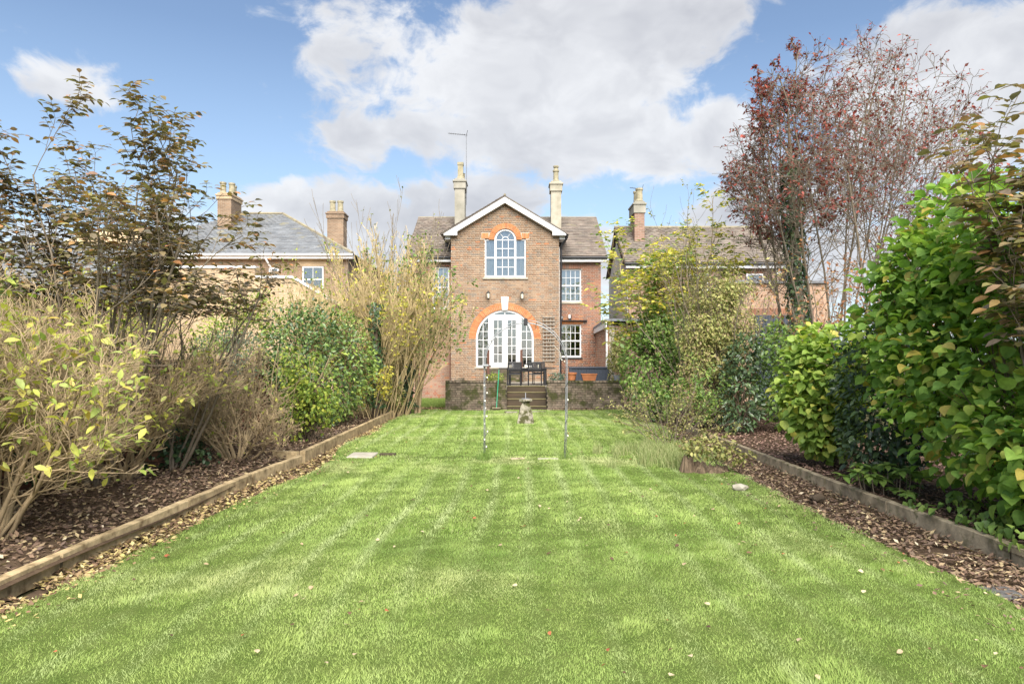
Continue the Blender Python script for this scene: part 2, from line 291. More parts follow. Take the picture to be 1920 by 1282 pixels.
# ------------------------------------------------------------------ objects
ORG = {}
def empty(name, loc=(0, 0, 0), rz=0.0, label=None, cat=None, group=None):
    o = bpy.data.objects.new(name, None); COL.objects.link(o); o.location = loc; o.rotation_euler = (0, 0, rz)
    o.empty_display_size = 0.1
    ORG[o.name] = Vector(loc); tag(o, label, cat, group)
    return o
def tag(o, label=None, cat=None, group=None, kind=None):
    if label: o['label'] = label
    if cat: o['category'] = cat
    if group: o['group'] = group
    if kind: o['kind'] = kind
    return o
def link_mesh(name, me, parent=None, loc=(0, 0, 0)):
    o = bpy.data.objects.new(name, me); COL.objects.link(o); o.location = loc
    if parent is not None: o.parent = parent
    return o
class MB:
    """collects shapes in world metres (or in the thing's own metres) and builds ONE mesh object"""
    def __init__(s): s.v = []; s.f = []
    def add(s, vs, fs):
        b = len(s.v); s.v.extend(vs); s.f.extend([tuple(i+b for i in f) for f in fs]); return s
    def box(s, x0, x1, y0, y1, z0, z1):
        return s.add([(x0,y0,z0),(x1,y0,z0),(x1,y1,z0),(x0,y1,z0),(x0,y0,z1),(x1,y0,z1),(x1,y1,z1),(x0,y1,z1)],
                     [(0,3,2,1),(4,5,6,7),(0,1,5,4),(1,2,6,5),(2,3,7,6),(3,0,4,7)])
    def bevbox(s, x0, x1, y0, y1, z0, z1, b):
        """a box with all edges chamfered by b"""
        import itertools
        vs = []; idx = {}
        for i, j, k in itertools.product((0, 1), repeat=3):
            cx, cy, cz = (x0, x1)[i], (y0, y1)[j], (z0, z1)[k]
            ix, iy, iz = cx + (b if i == 0 else -b), cy + (b if j == 0 else -b), cz + (b if k == 0 else -b)
            for a, pnt in enumerate(((cx, iy, iz), (ix, cy, iz), (ix, iy, cz))):
                idx[(i, j, k, a)] = len(vs); vs.append(pnt)
        fs = []
        for a in range(3):
            o1, o2 = [q for q in range(3) if q != a]
            for sgn in (0, 1):
                def key(u, w_):
                    t = [0, 0, 0]; t[a] = sgn; t[o1] = u; t[o2] = w_; return idx[(t[0], t[1], t[2], a)]
                fs.append((key(0,0), key(1,0), key(1,1), key(0,1)))
            for u in (0, 1):
                for w_ in (0, 1):
                    t0 = [0,0,0]; t1 = [0,0,0]; t0[o1] = t1[o1] = u; t0[o2] = t1[o2] = w_; t0[a] = 0; t1[a] = 1
                    fs.append((idx[(*t0, o1)], idx[(*t1, o1)], idx[(*t1, o2)], idx[(*t0, o2)]))
        for i, j, k in itertools.product((0, 1), repeat=3): fs.append(tuple(idx[(i, j, k, a)] for a in range(3)))
        return s.add(vs, fs)
    def prism(s, poly, y0, y1):
        """polygon in (x, z) extruded along y"""
        n = len(poly)
        return s.add([(x, y0, z) for x, z in poly] + [(x, y1, z) for x, z in poly],
                     [tuple(range(n)), tuple(range(2*n-1, n-1, -1))] + [(i, n+i, n+(i+1) % n, (i+1) % n) for i in range(n)])
    def prism_x(s, poly, x0, x1):
        n = len(poly)
        return s.add([(x0, y, z) for y, z in poly] + [(x1, y, z) for y, z in poly],
                     [tuple(range(n)), tuple(range(2*n-1, n-1, -1))] + [(i, n+i, n+(i+1) % n, (i+1) % n) for i in range(n)])
    def strip(s, inner, outer, y0, y1):
        """band between two matching open polylines in (x, z), extruded along y"""
        n = len(inner)
        for i in range(n-1):
            q = [inner[i], inner[i+1], outer[i+1], outer[i]]
            s.prism(q, y0, y1)
        return s
    def tube(s, pts, rad, n=6, cap=True):
        pts = [Vector(p) for p in pts]; m = len(pts)
        if not hasattr(rad, '__len__'): rad = [rad]*m
        b = len(s.v); ref = None
        for i, p in enumerate(pts):
            d = (pts[min(i+1, m-1)] - pts[max(i-1, 0)])
            if d.length < 1e-9: d = Vector((0, 0, 1))
            d.normalize()
            if ref is None:
                ref = Vector((1, 0, 0)) if abs(d.x) < 0.8 else Vector((0, 1, 0))
            u = ref - d*ref.dot(d)
            if u.length < 1e-6: u = d.orthogonal()
            u.normalize(); ref = u; v = d.cross(u); r = rad[i]
            for k in range(n):
                a = 2*pi*k/n; ca, sa = cos(a)*r, sin(a)*r
                s.v.append((p.x+u.x*ca+v.x*sa, p.y+u.y*ca+v.y*sa, p.z+u.z*ca+v.z*sa))
        for i in range(m-1):
            r0 = b+i*n; r1 = r0+n
            for k in range(n):
                k2 = (k+1) % n
                s.f.append((r0+k, r0+k2, r1+k2, r1+k))
        if cap:
            s.f.append(tuple(b+k for k in range(n-1, -1, -1))); s.f.append(tuple(b+(m-1)*n+k for k in range(n)))
        return s
    def lathe(s, prof, c, n=16, sq=False):
        """profile [(r, z)] turned about the vertical through c"""
        b = len(s.v); a0 = pi/4 if sq else 0
        for r, z in prof:
            for k in range(n):
                a = 2*pi*k/n + a0; s.v.append((c[0]+cos(a)*r, c[1]+sin(a)*r, c[2]+z))
        for i in range(len(prof)-1):
            for k in range(n):
                k2 = (k+1) % n; s.f.append((b+i*n+k, b+i*n+k2, b+(i+1)*n+k2, b+(i+1)*n+k))
        s.f.append(tuple(b+k for k in range(n-1, -1, -1))); s.f.append(tuple(b+(len(prof)-1)*n+k for k in range(n)))
        return s
    def build(s, name, mat, parent=None, local=False, smooth=False):
        o_ = Vector((0, 0, 0)) if (parent is None or local) else ORG[parent.name]
        me = bpy.data.meshes.new(name)
        me.from_pydata([(v[0]-o_.x, v[1]-o_.y, v[2]-o_.z) for v in s.v], [], s.f)
        me.validate(); me.materials.append(MAT[mat] if isinstance(mat, str) else mat)
        if smooth: me.shade_smooth()
        o = link_mesh(name, me, parent); ORG[o.name] = o_.copy()
        return o
def np_mesh(name, V, F, mat, col=None, smooth=False):
    """fast mesh from arrays; F is (n, 3) or (n, 4)"""
    me = bpy.data.meshes.new(name); k = F.shape[1]
    me.vertices.add(len(V)); me.vertices.foreach_set('co', np.ascontiguousarray(V, dtype=np.float32).ravel())
    me.loops.add(F.size); me.loops.foreach_set('vertex_index', np.ascontiguousarray(F, dtype=np.int32).ravel())
    me.polygons.add(len(F)); me.polygons.foreach_set('loop_start', np.arange(0, F.size, k, dtype=np.int32))
    me.polygons.foreach_set('loop_total', np.full(len(F), k, dtype=np.int32))
    if smooth: me.polygons.foreach_set('use_smooth', np.ones(len(F), dtype=bool))
    if col is not None:
        a = me.color_attributes.new('Col', 'FLOAT_COLOR', 'POINT')
        c4 = np.ones((len(V), 4), dtype=np.float32); c4[:, :3] = col; a.data.foreach_set('color', c4.ravel())
    me.update(calc_edges=True); me.materials.append(MAT[mat])
    return me
# ================================================================== brickwork, slates, windows
rng = random.Random(11)
def unit_brick():
    a, b, c = .488, .46, .14
    v = [(-a,0,-b),(a,0,-b),(a,0,b),(-a,0,b), (-.5,c,-.5),(.5,c,-.5),(.5,c,.5),(-.5,c,.5), (-.5,1,-.5),(.5,1,-.5),(.5,1,.5),(-.5,1,.5)]
    f = [(0,1,2,3),(4,5,1,0),(5,6,2,1),(6,7,3,2),(7,4,0,3),(8,9,5,4),(9,10,6,5),(10,11,7,6),(11,8,4,7)]
    return v, f
UB_V, UB_F = unit_brick()
UBV = np.array(UB_V); UBF = np.array(UB_F)
_unit = {}
def unit_mesh(mat):
    if mat not in _unit:
        me = bpy.data.meshes.new('brick'); me.from_pydata(UB_V, [], UB_F); me.materials.append(MAT[mat]); _unit[mat] = me
    return _unit[mat]
def brickwork(wall, O, rz, mat, z0, z1, intervals, n_indiv=300, bond='flemish', course=.075, proud=.011, pick=None, seed=1):
    """bricks on a wall part: u runs along the wall, outward is u x z; wall is the part they belong to"""
    r = random.Random(seed); og = ORG[wall.name]
    cu, su = cos(rz), sin(rz)
    lst = []; row = 0; z = z0
    while z + course*.6 < z1:
        zc = z + course/2
        seq = ([.215, .1025] if bond == 'flemish' else [.215]) if (bond != 'english' or row % 2 == 0) else [.1025]
        off = (-.11 if row % 2 else .05) + r.uniform(-.012, .012)
        for (a, b) in intervals(zc):
            u = math.floor((a - 3)/1.0)*1.0 + off - 3*.3; k = row
            tot = sum(q + .01 for q in seq); u = a - ((a - off) % tot) ; k = 0
            while u < b:
                L = seq[k % len(seq)]; p, q = max(u, a), min(u + L, b)
                if q - p > .035: lst.append(((p+q)/2, zc, q-p, course - .010, r.uniform(-.0025, .0025)))
                u += L + .01; k += 1
        z += course; row += 1
    if n_indiv:
        key = pick or (lambda t: 0)
        order = sorted(range(len(lst)), key=lambda i: (key(lst[i]), -lst[i][2]))
        ind = set(order[:n_indiv])
    else: ind = set()
    D = .06
    rest = []
    for i, (uc, zc, L, h, dj) in enumerate(lst):
        d0 = -(proud + dj)
        if i in ind:
            o = bpy.data.objects.new('brick', unit_mesh(mat)); COL.objects.link(o); o.parent = wall
            o.location = (O[0] + cu*uc - su*d0 - og.x, O[1] + su*uc + cu*d0 - og.y, zc - og.z)
            o.rotation_euler = (0, 0, rz); o.scale = (L, D, h)
        else: rest.append((uc, zc, L, h, d0))
    if rest:
        R = np.array(rest); n = len(R)
        lx = UBV[None, :, 0]*R[:, 2:3] + R[:, 0:1]; ly = UBV[None, :, 1]*D + R[:, 4:5]; lz = UBV[None, :, 2]*R[:, 3:4] + R[:, 1:2]
        V = np.stack([O[0] + cu*lx - su*ly - og.x, O[1] + su*lx + cu*ly - og.y, lz - og.z], -1).reshape(-1, 3)
        F = (UBF[None] + (np.arange(n)*len(UBV))[:, None, None]).reshape(-1, 4)
        o = link_mesh('brick_courses', np_mesh('brick_courses', V, F, mat), wall); tag(o, kind='stuff')
def wall_core(name, parent, O, rz, mat, z0, z1, intervals, thick, step=.075):
    mb = MB(); z = z0; cu, su = cos(rz), sin(rz)
    runs = []
    while z < z1 - 1e-6:
        zt = min(z + step, z1); iv = [(round(a, 4), round(b, 4)) for a, b in intervals((z+zt)/2)]
        if runs and runs[-1][2] == iv: runs[-1][1] = zt
        else: runs.append([z, zt, iv])
        z = zt
    for za, zb, iv in runs:
        for a, b in iv:
            vs = []
            for zz in (za, zb):
                for uu, dd in ((a, 0), (b, 0), (b, thick), (a, thick)): vs.append((O[0]+cu*uu-su*dd, O[1]+su*uu+cu*dd, zz))
            mb.add(vs, [(0,3,2,1),(4,5,6,7),(0,1,5,4),(1,2,6,5),(2,3,7,6),(3,0,4,7)])
    return mb.build(name, mat, parent)
def sub_iv(base, cuts):
    out = [base]
    for (a, b) in cuts:
        nx = []
        for (p, q) in out:
            if b <= p or a >= q: nx.append((p, q)); continue
            if a > p: nx.append((p, a))
            if b < q: nx.append((b, q))
        out = nx
    return [t for t in out if t[1]-t[0] > .02]
SLV = np.array([(-.5,0,0),(.5,0,0),(.5,1,0),(-.5,1,0),(-.5,0,1),(.5,0,1),(.5,1,1),(-.5,1,1)], float)
SLF = np.array([(4,5,6,7),(0,1,5,4),(1,2,6,5),(2,3,7,6),(3,0,4,7)])
_slate = {}
def slates(roof, P0, U, Vv, width, length, uint, mat, n_indiv=0, w=.25, ex=.19, pick=None, seed=3):
    """courses of slates up a slope: P0 eave corner, U along the eave, Vv up the slope"""
    r = random.Random(seed); og = ORG[roof.name]
    P0, U, Vv = Vector(P0), Vector(U).normalized(), Vector(Vv).normalized(); N = U.cross(Vv).normalized()
    if N.z < 0: N = -N
    th = .010; tilt = .016
    lst = []; row = 0; v = -.04
    while v < length - .05:
        a, b = uint(v + ex*.5)
        u = math.floor(a/w)*w - w*(.5 if row % 2 else 0) + r.uniform(-.01, .01)
        while u < b:
            p, q = max(u, a), min(u + w - .004, b)
            if q - p > .04: lst.append(((p+q)/2, v + r.uniform(-.006, .006), q-p, min(ex + .07, length - v), r.uniform(-.002, .004)))
            u += w
        v += ex; row += 1
    order = sorted(range(len(lst)), key=lambda i: pick(lst[i]) if pick else 0); ind = set(order[:n_indiv])
    Vt = (Vv - N*(tilt/ex)).normalized(); Nt = U.cross(Vt).normalized()
    if Nt.z < 0: Nt = -Nt
    if mat not in _slate:
        me = bpy.data.meshes.new('slate'); me.from_pydata(SLV.tolist(), [], SLF.tolist()); me.materials.append(MAT[mat]); _slate[mat] = me
    rest = []
    for i, (uc, vv, L, hh, dj) in enumerate(lst):
        c = P0 + U*uc + Vv*vv + N*(tilt + dj + .004)
        if i in ind:
            o = bpy.data.objects.new('slate', _slate[mat]); COL.objects.link(o); o.parent = roof
            mt = Matrix(((U.x*L, Vt.x*hh, Nt.x*th, c.x-og.x), (U.y*L, Vt.y*hh, Nt.y*th, c.y-og.y), (U.z*L, Vt.z*hh, Nt.z*th, c.z-og.z), (0, 0, 0, 1)))
            o.matrix_local = mt
        else: rest.append((c.x-og.x, c.y-og.y, c.z-og.z, L, hh))
    if rest:
        R = np.array(rest)
        V = (R[:, None, :3] + SLV[None, :, 0:1]*R[:, None, 3:4]*np.array(U) + SLV[None, :, 1:2]*R[:, None, 4:5]*np.array(Vt) + SLV[None, :, 2:3]*th*np.array(Nt)).reshape(-1, 3)
        F = (SLF[None] + (np.arange(len(R))*8)[:, None, None]).reshape(-1, 4)
        tag(link_mesh('slate_courses', np_mesh('slate_courses', V, F, mat), roof), kind='stuff')
_pane = {}
def pane_rect(win, x0, x1, y, z0, z1, mat='glass', jit=None):
    og = ORG[win.name]
    k = mat
    if k not in _pane:
        me = bpy.data.meshes.new('pane'); MBt = MB().box(-.5, .5, -.5, .5, -.5, .5); me.from_pydata(MBt.v, [], MBt.f); me.materials.append(MAT[mat]); _pane[k] = me
    o = bpy.data.objects.new('pane', _pane[k]); COL.objects.link(o); o.parent = win
    o.location = ((x0+x1)/2-og.x, y-og.y, (z0+z1)/2-og.z); o.scale = (x1-x0, .006, z1-z0)
    o.rotation_euler = (rng.uniform(-.008, .008), 0, rng.uniform(-.008, .008))
def sash(house, x0, x1, z0, z1, y, cols, rows, mat='glass_up', back='blind', fr=.06, sill='stone', sill_w=.05, sill_mat=None, split=.5, back_d=.05):
    mb = MB(); ya, yb = y + .07, y + .15
    mb.box(x0, x0+fr, ya, yb, z0, z1); mb.box(x1-fr, x1, ya, yb, z0, z1)
    mb.box(x0+fr, x1-fr, ya, yb, z1-fr, z1); mb.box(x0+fr, x1-fr, ya, yb, z0, z0+fr*1.3)
    zm = z0 + (z1-z0)*split
    mb.box(x0+fr, x1-fr, ya+.01, yb-.01, zm-.028, zm+.028)
    bw = .011
    for (za, zb, nr, yo) in ((z0+fr*1.3, zm-.028, rows, .045), (zm+.028, z1-fr, rows, .025)):
        yy = y + .07 + yo
        for c in range(1, cols):
            xx = x0+fr+(x1-x0-2*fr)*c/cols; mb.box(xx-bw, xx+bw, yy-.014, yy+.014, za, zb)
        for q in range(1, nr):
            zz = za+(zb-za)*q/nr
            for c in range(cols):
                xa = x0+fr+(x1-x0-2*fr)*c/cols; xb = x0+fr+(x1-x0-2*fr)*(c+1)/cols
                mb.box(xa+(bw if c else 0), xb-(bw if c < cols-1 else 0), yy-.012, yy+.012, zz-bw, zz+bw)
    win = mb.build('window', 'white', house)
    for (za, zb, nr, yo) in ((z0+fr*1.3, zm-.028, rows, .045), (zm+.028, z1-fr, rows, .025)):
        for q in range(nr):
            for c in range(cols):
                xa = x0+fr+(x1-x0-2*fr)*c/cols; xb = x0+fr+(x1-x0-2*fr)*(c+1)/cols
                pane_rect(win, xa, xb, y+.07+yo, za+(zb-za)*q/nr, za+(zb-za)*(q+1)/nr, mat)
    if sill: MB().bevbox(x0-sill_w, x1+sill_w, y-.05, y+.1, z0-.07, z0-.002, .008).build('sill', sill, win)
    if back: MB().box(x0-.05, x1+.05, y+.15+back_d, y+.17+back_d, z0-.05, z1+.05).build('blind', back, win)
    return win
def soldiers(wall, x0, x1, z0, z1, y, mat, w=.075, skew=0.0):
    """a flat arch of upright bricks, each its own piece"""
    n = max(1, round((x1-x0)/w)); og = ORG[wall.name]; me = unit_mesh(mat)
    for i in range(n):
        o = bpy.data.objects.new('brick', me); COL.objects.link(o); o.parent = wall
        xc = x0 + (i+.5)*(x1-x0)/n; t = (xc-(x0+x1)/2)/((x1-x0)/2)
        o.location = (xc-og.x, y-.014-og.y, (z0+z1)/2-og.z); o.rotation_euler = (0, t*skew, 0); o.scale = ((x1-x0)/n-.008, .08, z1-z0)
def arch_ring(wall, xc, zc, r0, r1, y, mat, n, a0=0.0, a1=pi, skip=None, gap=.015):
    og = ORG[wall.name]; da = (a1-a0)/n; hh = da/2
    mb = MB(); g0 = gap/2/r0; g1 = gap/2/r1
    P = [(r0*sin(-hh+g0), r0*cos(hh)), (r0*sin(hh-g0), r0*cos(hh)), (r1*sin(hh-g1), r1*cos(hh)), (r1*sin(-hh+g1), r1*cos(hh))]
    mb.prism(P, -.016, .07)
    me = bpy.data.meshes.new('brick'); me.from_pydata(mb.v, [], mb.f); me.materials.append(MAT[mat])
    for i in range(n):
        a = a0 + (i+.5)*da
        if skip and skip(a): continue
        o = bpy.data.objects.new('brick', me); COL.objects.link(o); o.parent = wall
        o.location = (xc-og.x, y-og.y, zc-og.z); o.rotation_euler = (0, pi/2-a, 0)
def arc(xc, zc, r, n, a0=0.0, a1=pi): return [(xc + r*cos(a0+(a1-a0)*i/n), zc + r*sin(a0+(a1-a0)*i/n)) for i in range(n+1)]

# ================================================================== the ground
def sheet(name, mat, x0, x1, y0, y1, dz, nx, ny, wob=0.0):
    xs = np.linspace(x0, x1, nx+1); ys = np.linspace(y0, y1, ny+1)
    V = np.array([(x, y, gz(y)+dz + (wob*(sin(x*2.1+y*.7)+sin(y*1.7-x*1.3)) if wob else 0)) for y in ys for x in xs])
    F = np.array([(j*(nx+1)+i, j*(nx+1)+i+1, (j+1)*(nx+1)+i+1, (j+1)*(nx+1)+i) for j in range(ny) for i in range(nx)])
    return tag(link_mesh(name, np_mesh(name, V, F, mat, smooth=True)), kind='structure')
gys = [-1500, -300, -60, -5, 0, 10, 20, 30, 40, 80, 200, 600, 2500]; gxs = [-2500, -500, -100, -30, -10, 0, 10, 30, 100, 500, 2500]
V = np.array([(x, y, gz(y)-.08) for y in gys for x in gxs]); nx = len(gxs)
F = np.array([(j*nx+i, j*nx+i+1, (j+1)*nx+i+1, (j+1)*nx+i) for j in range(len(gys)-1) for i in range(nx-1)])
tag(link_mesh('ground', np_mesh('ground', V, F, 'ground')), kind='structure')
LX0, LX1 = -3.08, 3.42
def lawn_l(y): return -3.36 + .05*sin(y*1.3) + .06*sin(y*.47+1) + (0.30 if 6 < y < 14 else 0)*(.5-.5*cos((y-6)/8*2*pi)) + max(0, (y-18))*-.012
def lawn_r(y): return 3.42 + .05*sin(y*1.1+2) + .07*sin(y*.43) - max(0, (11.5-abs(y-15))/11.5)*.0 + (0.25 if y > 15 else 0)
ys = np.linspace(0.2, 22.75, 120)
V = []; F = []
NXL = 14
for y in ys:
    a, b = lawn_l(y), lawn_r(y)
    for i in range(NXL+1):
        x = a+(b-a)*i/NXL; V.append((x, y, gz(y) + .012*sin(x*1.9+y*.6) + .010*sin(y*1.3-x*.8)))
for j in range(len(ys)-1):
    for i in range(NXL): F.append((j*(NXL+1)+i, j*(NXL+1)+i+1, (j+1)*(NXL+1)+i+1, (j+1)*(NXL+1)+i))
tag(link_mesh('lawn', np_mesh('lawn', np.array(V), np.array(F), 'turf', smooth=True)), kind='structure')
sheet('soil_bed', 'soil', -6.2, -3.66, .5, 21.5, .055, 16, 90, .012)
sheet('soil_bed', 'soil', 4.28, 9.2, .5, 21.5, .055, 22, 90, .012)
sheet('soil_path', 'soil', -3.64, -2.6, .5, 22.6, -.05, 6, 90, .004)
sheet('soil_path', 'soil', 3.0, 4.24, .5, 22.6, -.05, 6, 90, .004)

# ================================================================== the brick house
YF = 28.44; K = 45.0
house = empty('brick_house', (-.387, YF, .0), 0, 'brick house with white arched french doors and a gabled front', 'house')
XL, XR, XC = -2.635, 1.867, -.384
DX, DZ, DR, DB = -.387, 2.364, 1.21, 1.19        # arched doorway: centre, springing, radius, threshold
WX, WZ, WR = -.367, 6.487, .455                  # arched window
WX0, WX1, WB, WT = -1.222, .489, 4.92, 6.53
def iv_front(z):
    hw = 2.251
    a, b = XL, XR
    if z > 6.55:
        h = (8.10-z)/.6; a, b = max(a, XC-h), min(b, XC+h)
        if b-a < .05: return []
    cuts = []
    if DB < z < DZ: cuts.append((DX-DR, DX+DR))
    elif DZ <= z < DZ+1.36: c = sqrt(max(0, 1.36**2-(z-DZ)**2)); cuts.append((DX-c, DX+c))
    if WB-.0 < z < WT: cuts.append((WX0, WX1))
    elif WT <= z < 6.77: cuts.append((-1.37, .64))
    elif 6.77 <= z < WZ+.57: c = sqrt(max(0, .57**2-(z-WZ)**2)); cuts.append((WX-c, WX+c))
    return sub_iv((a, b), cuts)
def iv_core(z):       # the core follows the clear openings more tightly
    a, b = XL+.012, XR-.012
    if z > 6.55:
        h = (8.13-z)/.6; a, b = max(a, XC-h), min(b, XC+h)
        if b-a < .05: return []
    cuts = []
    if DB < z < DZ: cuts.append((DX-DR, DX+DR))
    elif DZ <= z < DZ+1.24: c = sqrt(max(0, 1.24**2-(z-DZ)**2)); cuts.append((DX-c, DX+c))
    if WB < z < WT: cuts.append((WX0, WX1))
    elif WT <= z < WZ+.47: c = sqrt(max(0, .47**2-(z-WZ)**2)); cuts.append((WX-c, WX+c))
    return sub_iv((a, b), cuts)
front = wall_core('front_wall', house, (0, YF, 0), 0, 'mortar', -.25, 8.12, iv_core, .30, .0375)
brickwork(front, (0, YF, 0), 0, 'brick_front', .05, 8.1, iv_front, 300, 'flemish', pick=lambda t: abs(t[1]-4.35), seed=5)
arch_ring(front, DX, DZ, DR, 1.50, YF, 'brick_orange', 56, skip=lambda a: abs(a-pi/2) < .075)
arch_ring(front, WX, WZ, WR+.005, .69, YF, 'brick_orange', 26)
soldiers(front, -1.36, WX-.695, WT, 6.765, YF, 'brick_orange', skew=-.12); soldiers(front, WX+.695, .63, WT, 6.765, YF, 'brick_orange', skew=.12)
MB().prism([(DX-.115, DZ+DR-.01), (DX+.115, DZ+DR-.01), (DX+.155, DZ+1.745), (DX-.155, DZ+1.745)], YF-.06, YF+.1).build('keystone', 'white_old', front)
sw = MB(); sw.box(XL+.01, XL+.3, YF+.305, 29.6, -.2, 6.55); sw.box(XR-.3, XR-.01, YF+.305, 29.6, -.2, 6.55); sw.build('side_wall', 'far_brown', house)
# gable roof, barge boards
gr = MB()
for sgn in (-1, 1):
    gr.prism([(XC, 8.275), (XC+sgn*2.62, 6.703), (XC+sgn*2.62, 6.655), (XC, 8.225)], YF-.27, 32.6)
groof = gr.build('gable_roof', 'slate', house)
for sgn in (-1, 1):
    d = Vector((sgn*2.62, 0, -1.572)); L = d.length
    slates(groof, (XC+sgn*2.63, YF-.29 if sgn < 0 else 32.4, 6.70), (0, 1, 0) if sgn < 0 else (0, -1, 0), -d, 4.0, L, lambda v: (0, 3.9), 'slate', 0)
MB().tube([(XC, YF-.28, 8.30), (XC, 32.5, 8.30)], .05, 6).build('ridge_tile', 'ridge', groof)
for sgn in (-1, 1):
    P = [(XC, 8.225), (XC+sgn*2.53, 6.707), (XC+sgn*2.53, 6.63), (XC+sgn*1.97, 6.63), (XC+sgn*1.97, 6.80), (XC, 7.975)]
    MB().prism(P, YF-.25, YF-.215).build('barge_board', 'white', house)
    MB().prism([(XC, 8.00), (XC+sgn*1.97, 6.82), (XC+sgn*1.97, 6.79), (XC, 7.97)], YF-.213, YF-.02).build('soffit', 'white_old', house)
    MB().box(*sorted((XC+sgn*1.975, XC+sgn*2.525)), YF-.213, YF-.02 + .0, 6.64, 6.70).build('eaves_box', 'white', house)
    xa, xb = sorted((XC+sgn*2.27, XC+sgn*2.50)); MB().box(xa, xb, YF-.018, 29.2, 6.50, 6.64).build('fascia', 'white', house)
# wings and main roof
YW = 29.3; EZ = 5.89; RY, RZ = 32.8, 8.28; HX0, HX1 = -4.35, 3.72
RWX0, RWX1 = 1.975, 2.884
LWX0, LWX1 = -3.52, -2.79
def iv_rw(z):
    c = []
    if 3.95 < z < 5.38 or 1.58 < z < 3.01: c.append((RWX0, RWX1))
    if 5.38 <= z < 5.60 or 3.01 <= z < 3.23: c.append((RWX0-.09, RWX1+.09))
    return sub_iv((XR+.01, HX1), c)
def iv_rwc(z):
    return sub_iv((XR+.01, HX1-.012), [(RWX0, RWX1)] if (3.95 < z < 5.38 or 1.58 < z < 3.01) else [])
rw = wall_core('wing_wall', house, (0, YW, 0), 0, 'mortar', -.25, 5.72, iv_rwc, .28, .0375)
brickwork(rw, (0, YW, 0), 0, 'brick_red', .3, 5.72, iv_rw, 300, 'flemish', pick=lambda t: -t[1], seed=6)
for zz in (5.38, 3.01): soldiers(rw, RWX0-.085, RWX1+.085, zz, zz+.22, YW, 'brick_orange' if zz < 4 else 'brick_red', skew=.10)
iv_lw = lambda z: sub_iv((HX0, XL-.01), [(LWX0, LWX1)] if 3.71 < z < 5.47 else [])
lw = wall_core('wing_wall', house, (0, YW, 0), 0, 'mortar', -.25, 5.72, lambda z: sub_iv((HX0+.012, XL-.01), [(LWX0, LWX1)] if 3.71 < z < 5.47 else []), .28, .0375)
brickwork(lw, (0, YW, 0), 0, 'brick_pink', -.225, 5.72, iv_lw, 300, 'flemish', pick=lambda t: t[1], seed=7)
bw = MB(); bw.prism_x([(YW+.285, -.2), (36.2, -.2), (36.2, 5.7), (RY, RZ-.06), (YW+.285, 6.02)], HX1-.3, HX1-.004)
bw.prism_x([(YW+.285, -.2), (36.2, -.2), (36.2, 5.7), (RY, RZ-.06), (YW+.285, 6.02)], HX0+.004, HX0+.3); bw.box(HX0+.3, HX1-.3, 35.9, 36.19, -.2, 5.7)
bw.build('outer_wall', 'far_red', house)
mr = MB(); slope = (RZ-EZ)/(RY-29.0)
mr.prism_x([(29.0, EZ-.06), (29.0, EZ), (RY, RZ), (RY+3.8, EZ), (RY+3.8, EZ-.06), (RY, RZ-.07)], -4.6, 3.95)
mroof = mr.build('main_roof', 'slate', house)
sl = sqrt((RY-29)**2+(RZ-EZ)**2)
slates(mroof, (-4.6, 28.98, EZ), (1, 0, 0), (0, RY-29, RZ-EZ), 8.55, sl, lambda v: (0, 8.55), 'slate', 300, w=.26, ex=.19, pick=lambda t: -t[0] if t[0] > 6.2 else 50-t[1])
for i in range(19):
    MB().prism_x([(RY-.17, RZ-.08), (RY, RZ+.045), (RY+.17, RZ-.08), (RY, RZ+.0)], -4.6+i*.45+.004, -4.6+(i+1)*.45-.004).build('ridge_tile', 'ridge', mroof)
MB().prism_x([(29.02, EZ-.065), (29.02, EZ-.24), (YW-.02, EZ-.24), (YW-.02, EZ-.065)], XR+.02, 3.98).build('fascia', 'white', house)
MB().prism_x([(29.02, EZ-.065), (29.02, EZ-.24), (YW-.02, EZ-.24), (YW-.02, EZ-.065)], -4.62, XL-.02).build('fascia', 'white', house)
MB().tube([(XR+.05, 28.97, EZ-.07), (3.97, 28.97, EZ-.07)], .055, 8).build('gutter', 'black', house)
MB().tube([(-4.62, 28.97, EZ-.07), (XL-.05, 28.97, EZ-.07)], .055, 8).build('gutter', 'black', house)
# down pipe at the inner corner
MB().tube([(2.20, YF-.1, 6.72), (2.20, YF-.08, 6.55), (1.99, YF+.05, 6.30), (1.965, YF+.1, 6.1), (1.945, YF+.12, .6)], .04, 8).build('downpipe', 'black', house)
MB().tube([(2.20, YF-.15, 6.66), (2.20, 28.95, 6.66)], .06, 8).build('gutter', 'black', house)
MB().box(1.875, 1.90, YF+.15, YW-.02, .6, 6.2).build('corner_board', 'white_old', house)
MB().box(XL-.055, XL-.015, YF+.03, YF+.09, .1, 3.3).build('corner_pipe', 'post_brown', house)
# sash windows of the wings
sash(house, RWX0, RWX1, 3.95, 5.38, YW, 4, 2)
sash(house, RWX0, RWX1, 1.58, 3.01, YW, 4, 2, mat='glass', back=None, sill='black')
sash(house, LWX0, LWX1, 3.71, 5.47, YW, 3, 2, back='curtain', sill='white')
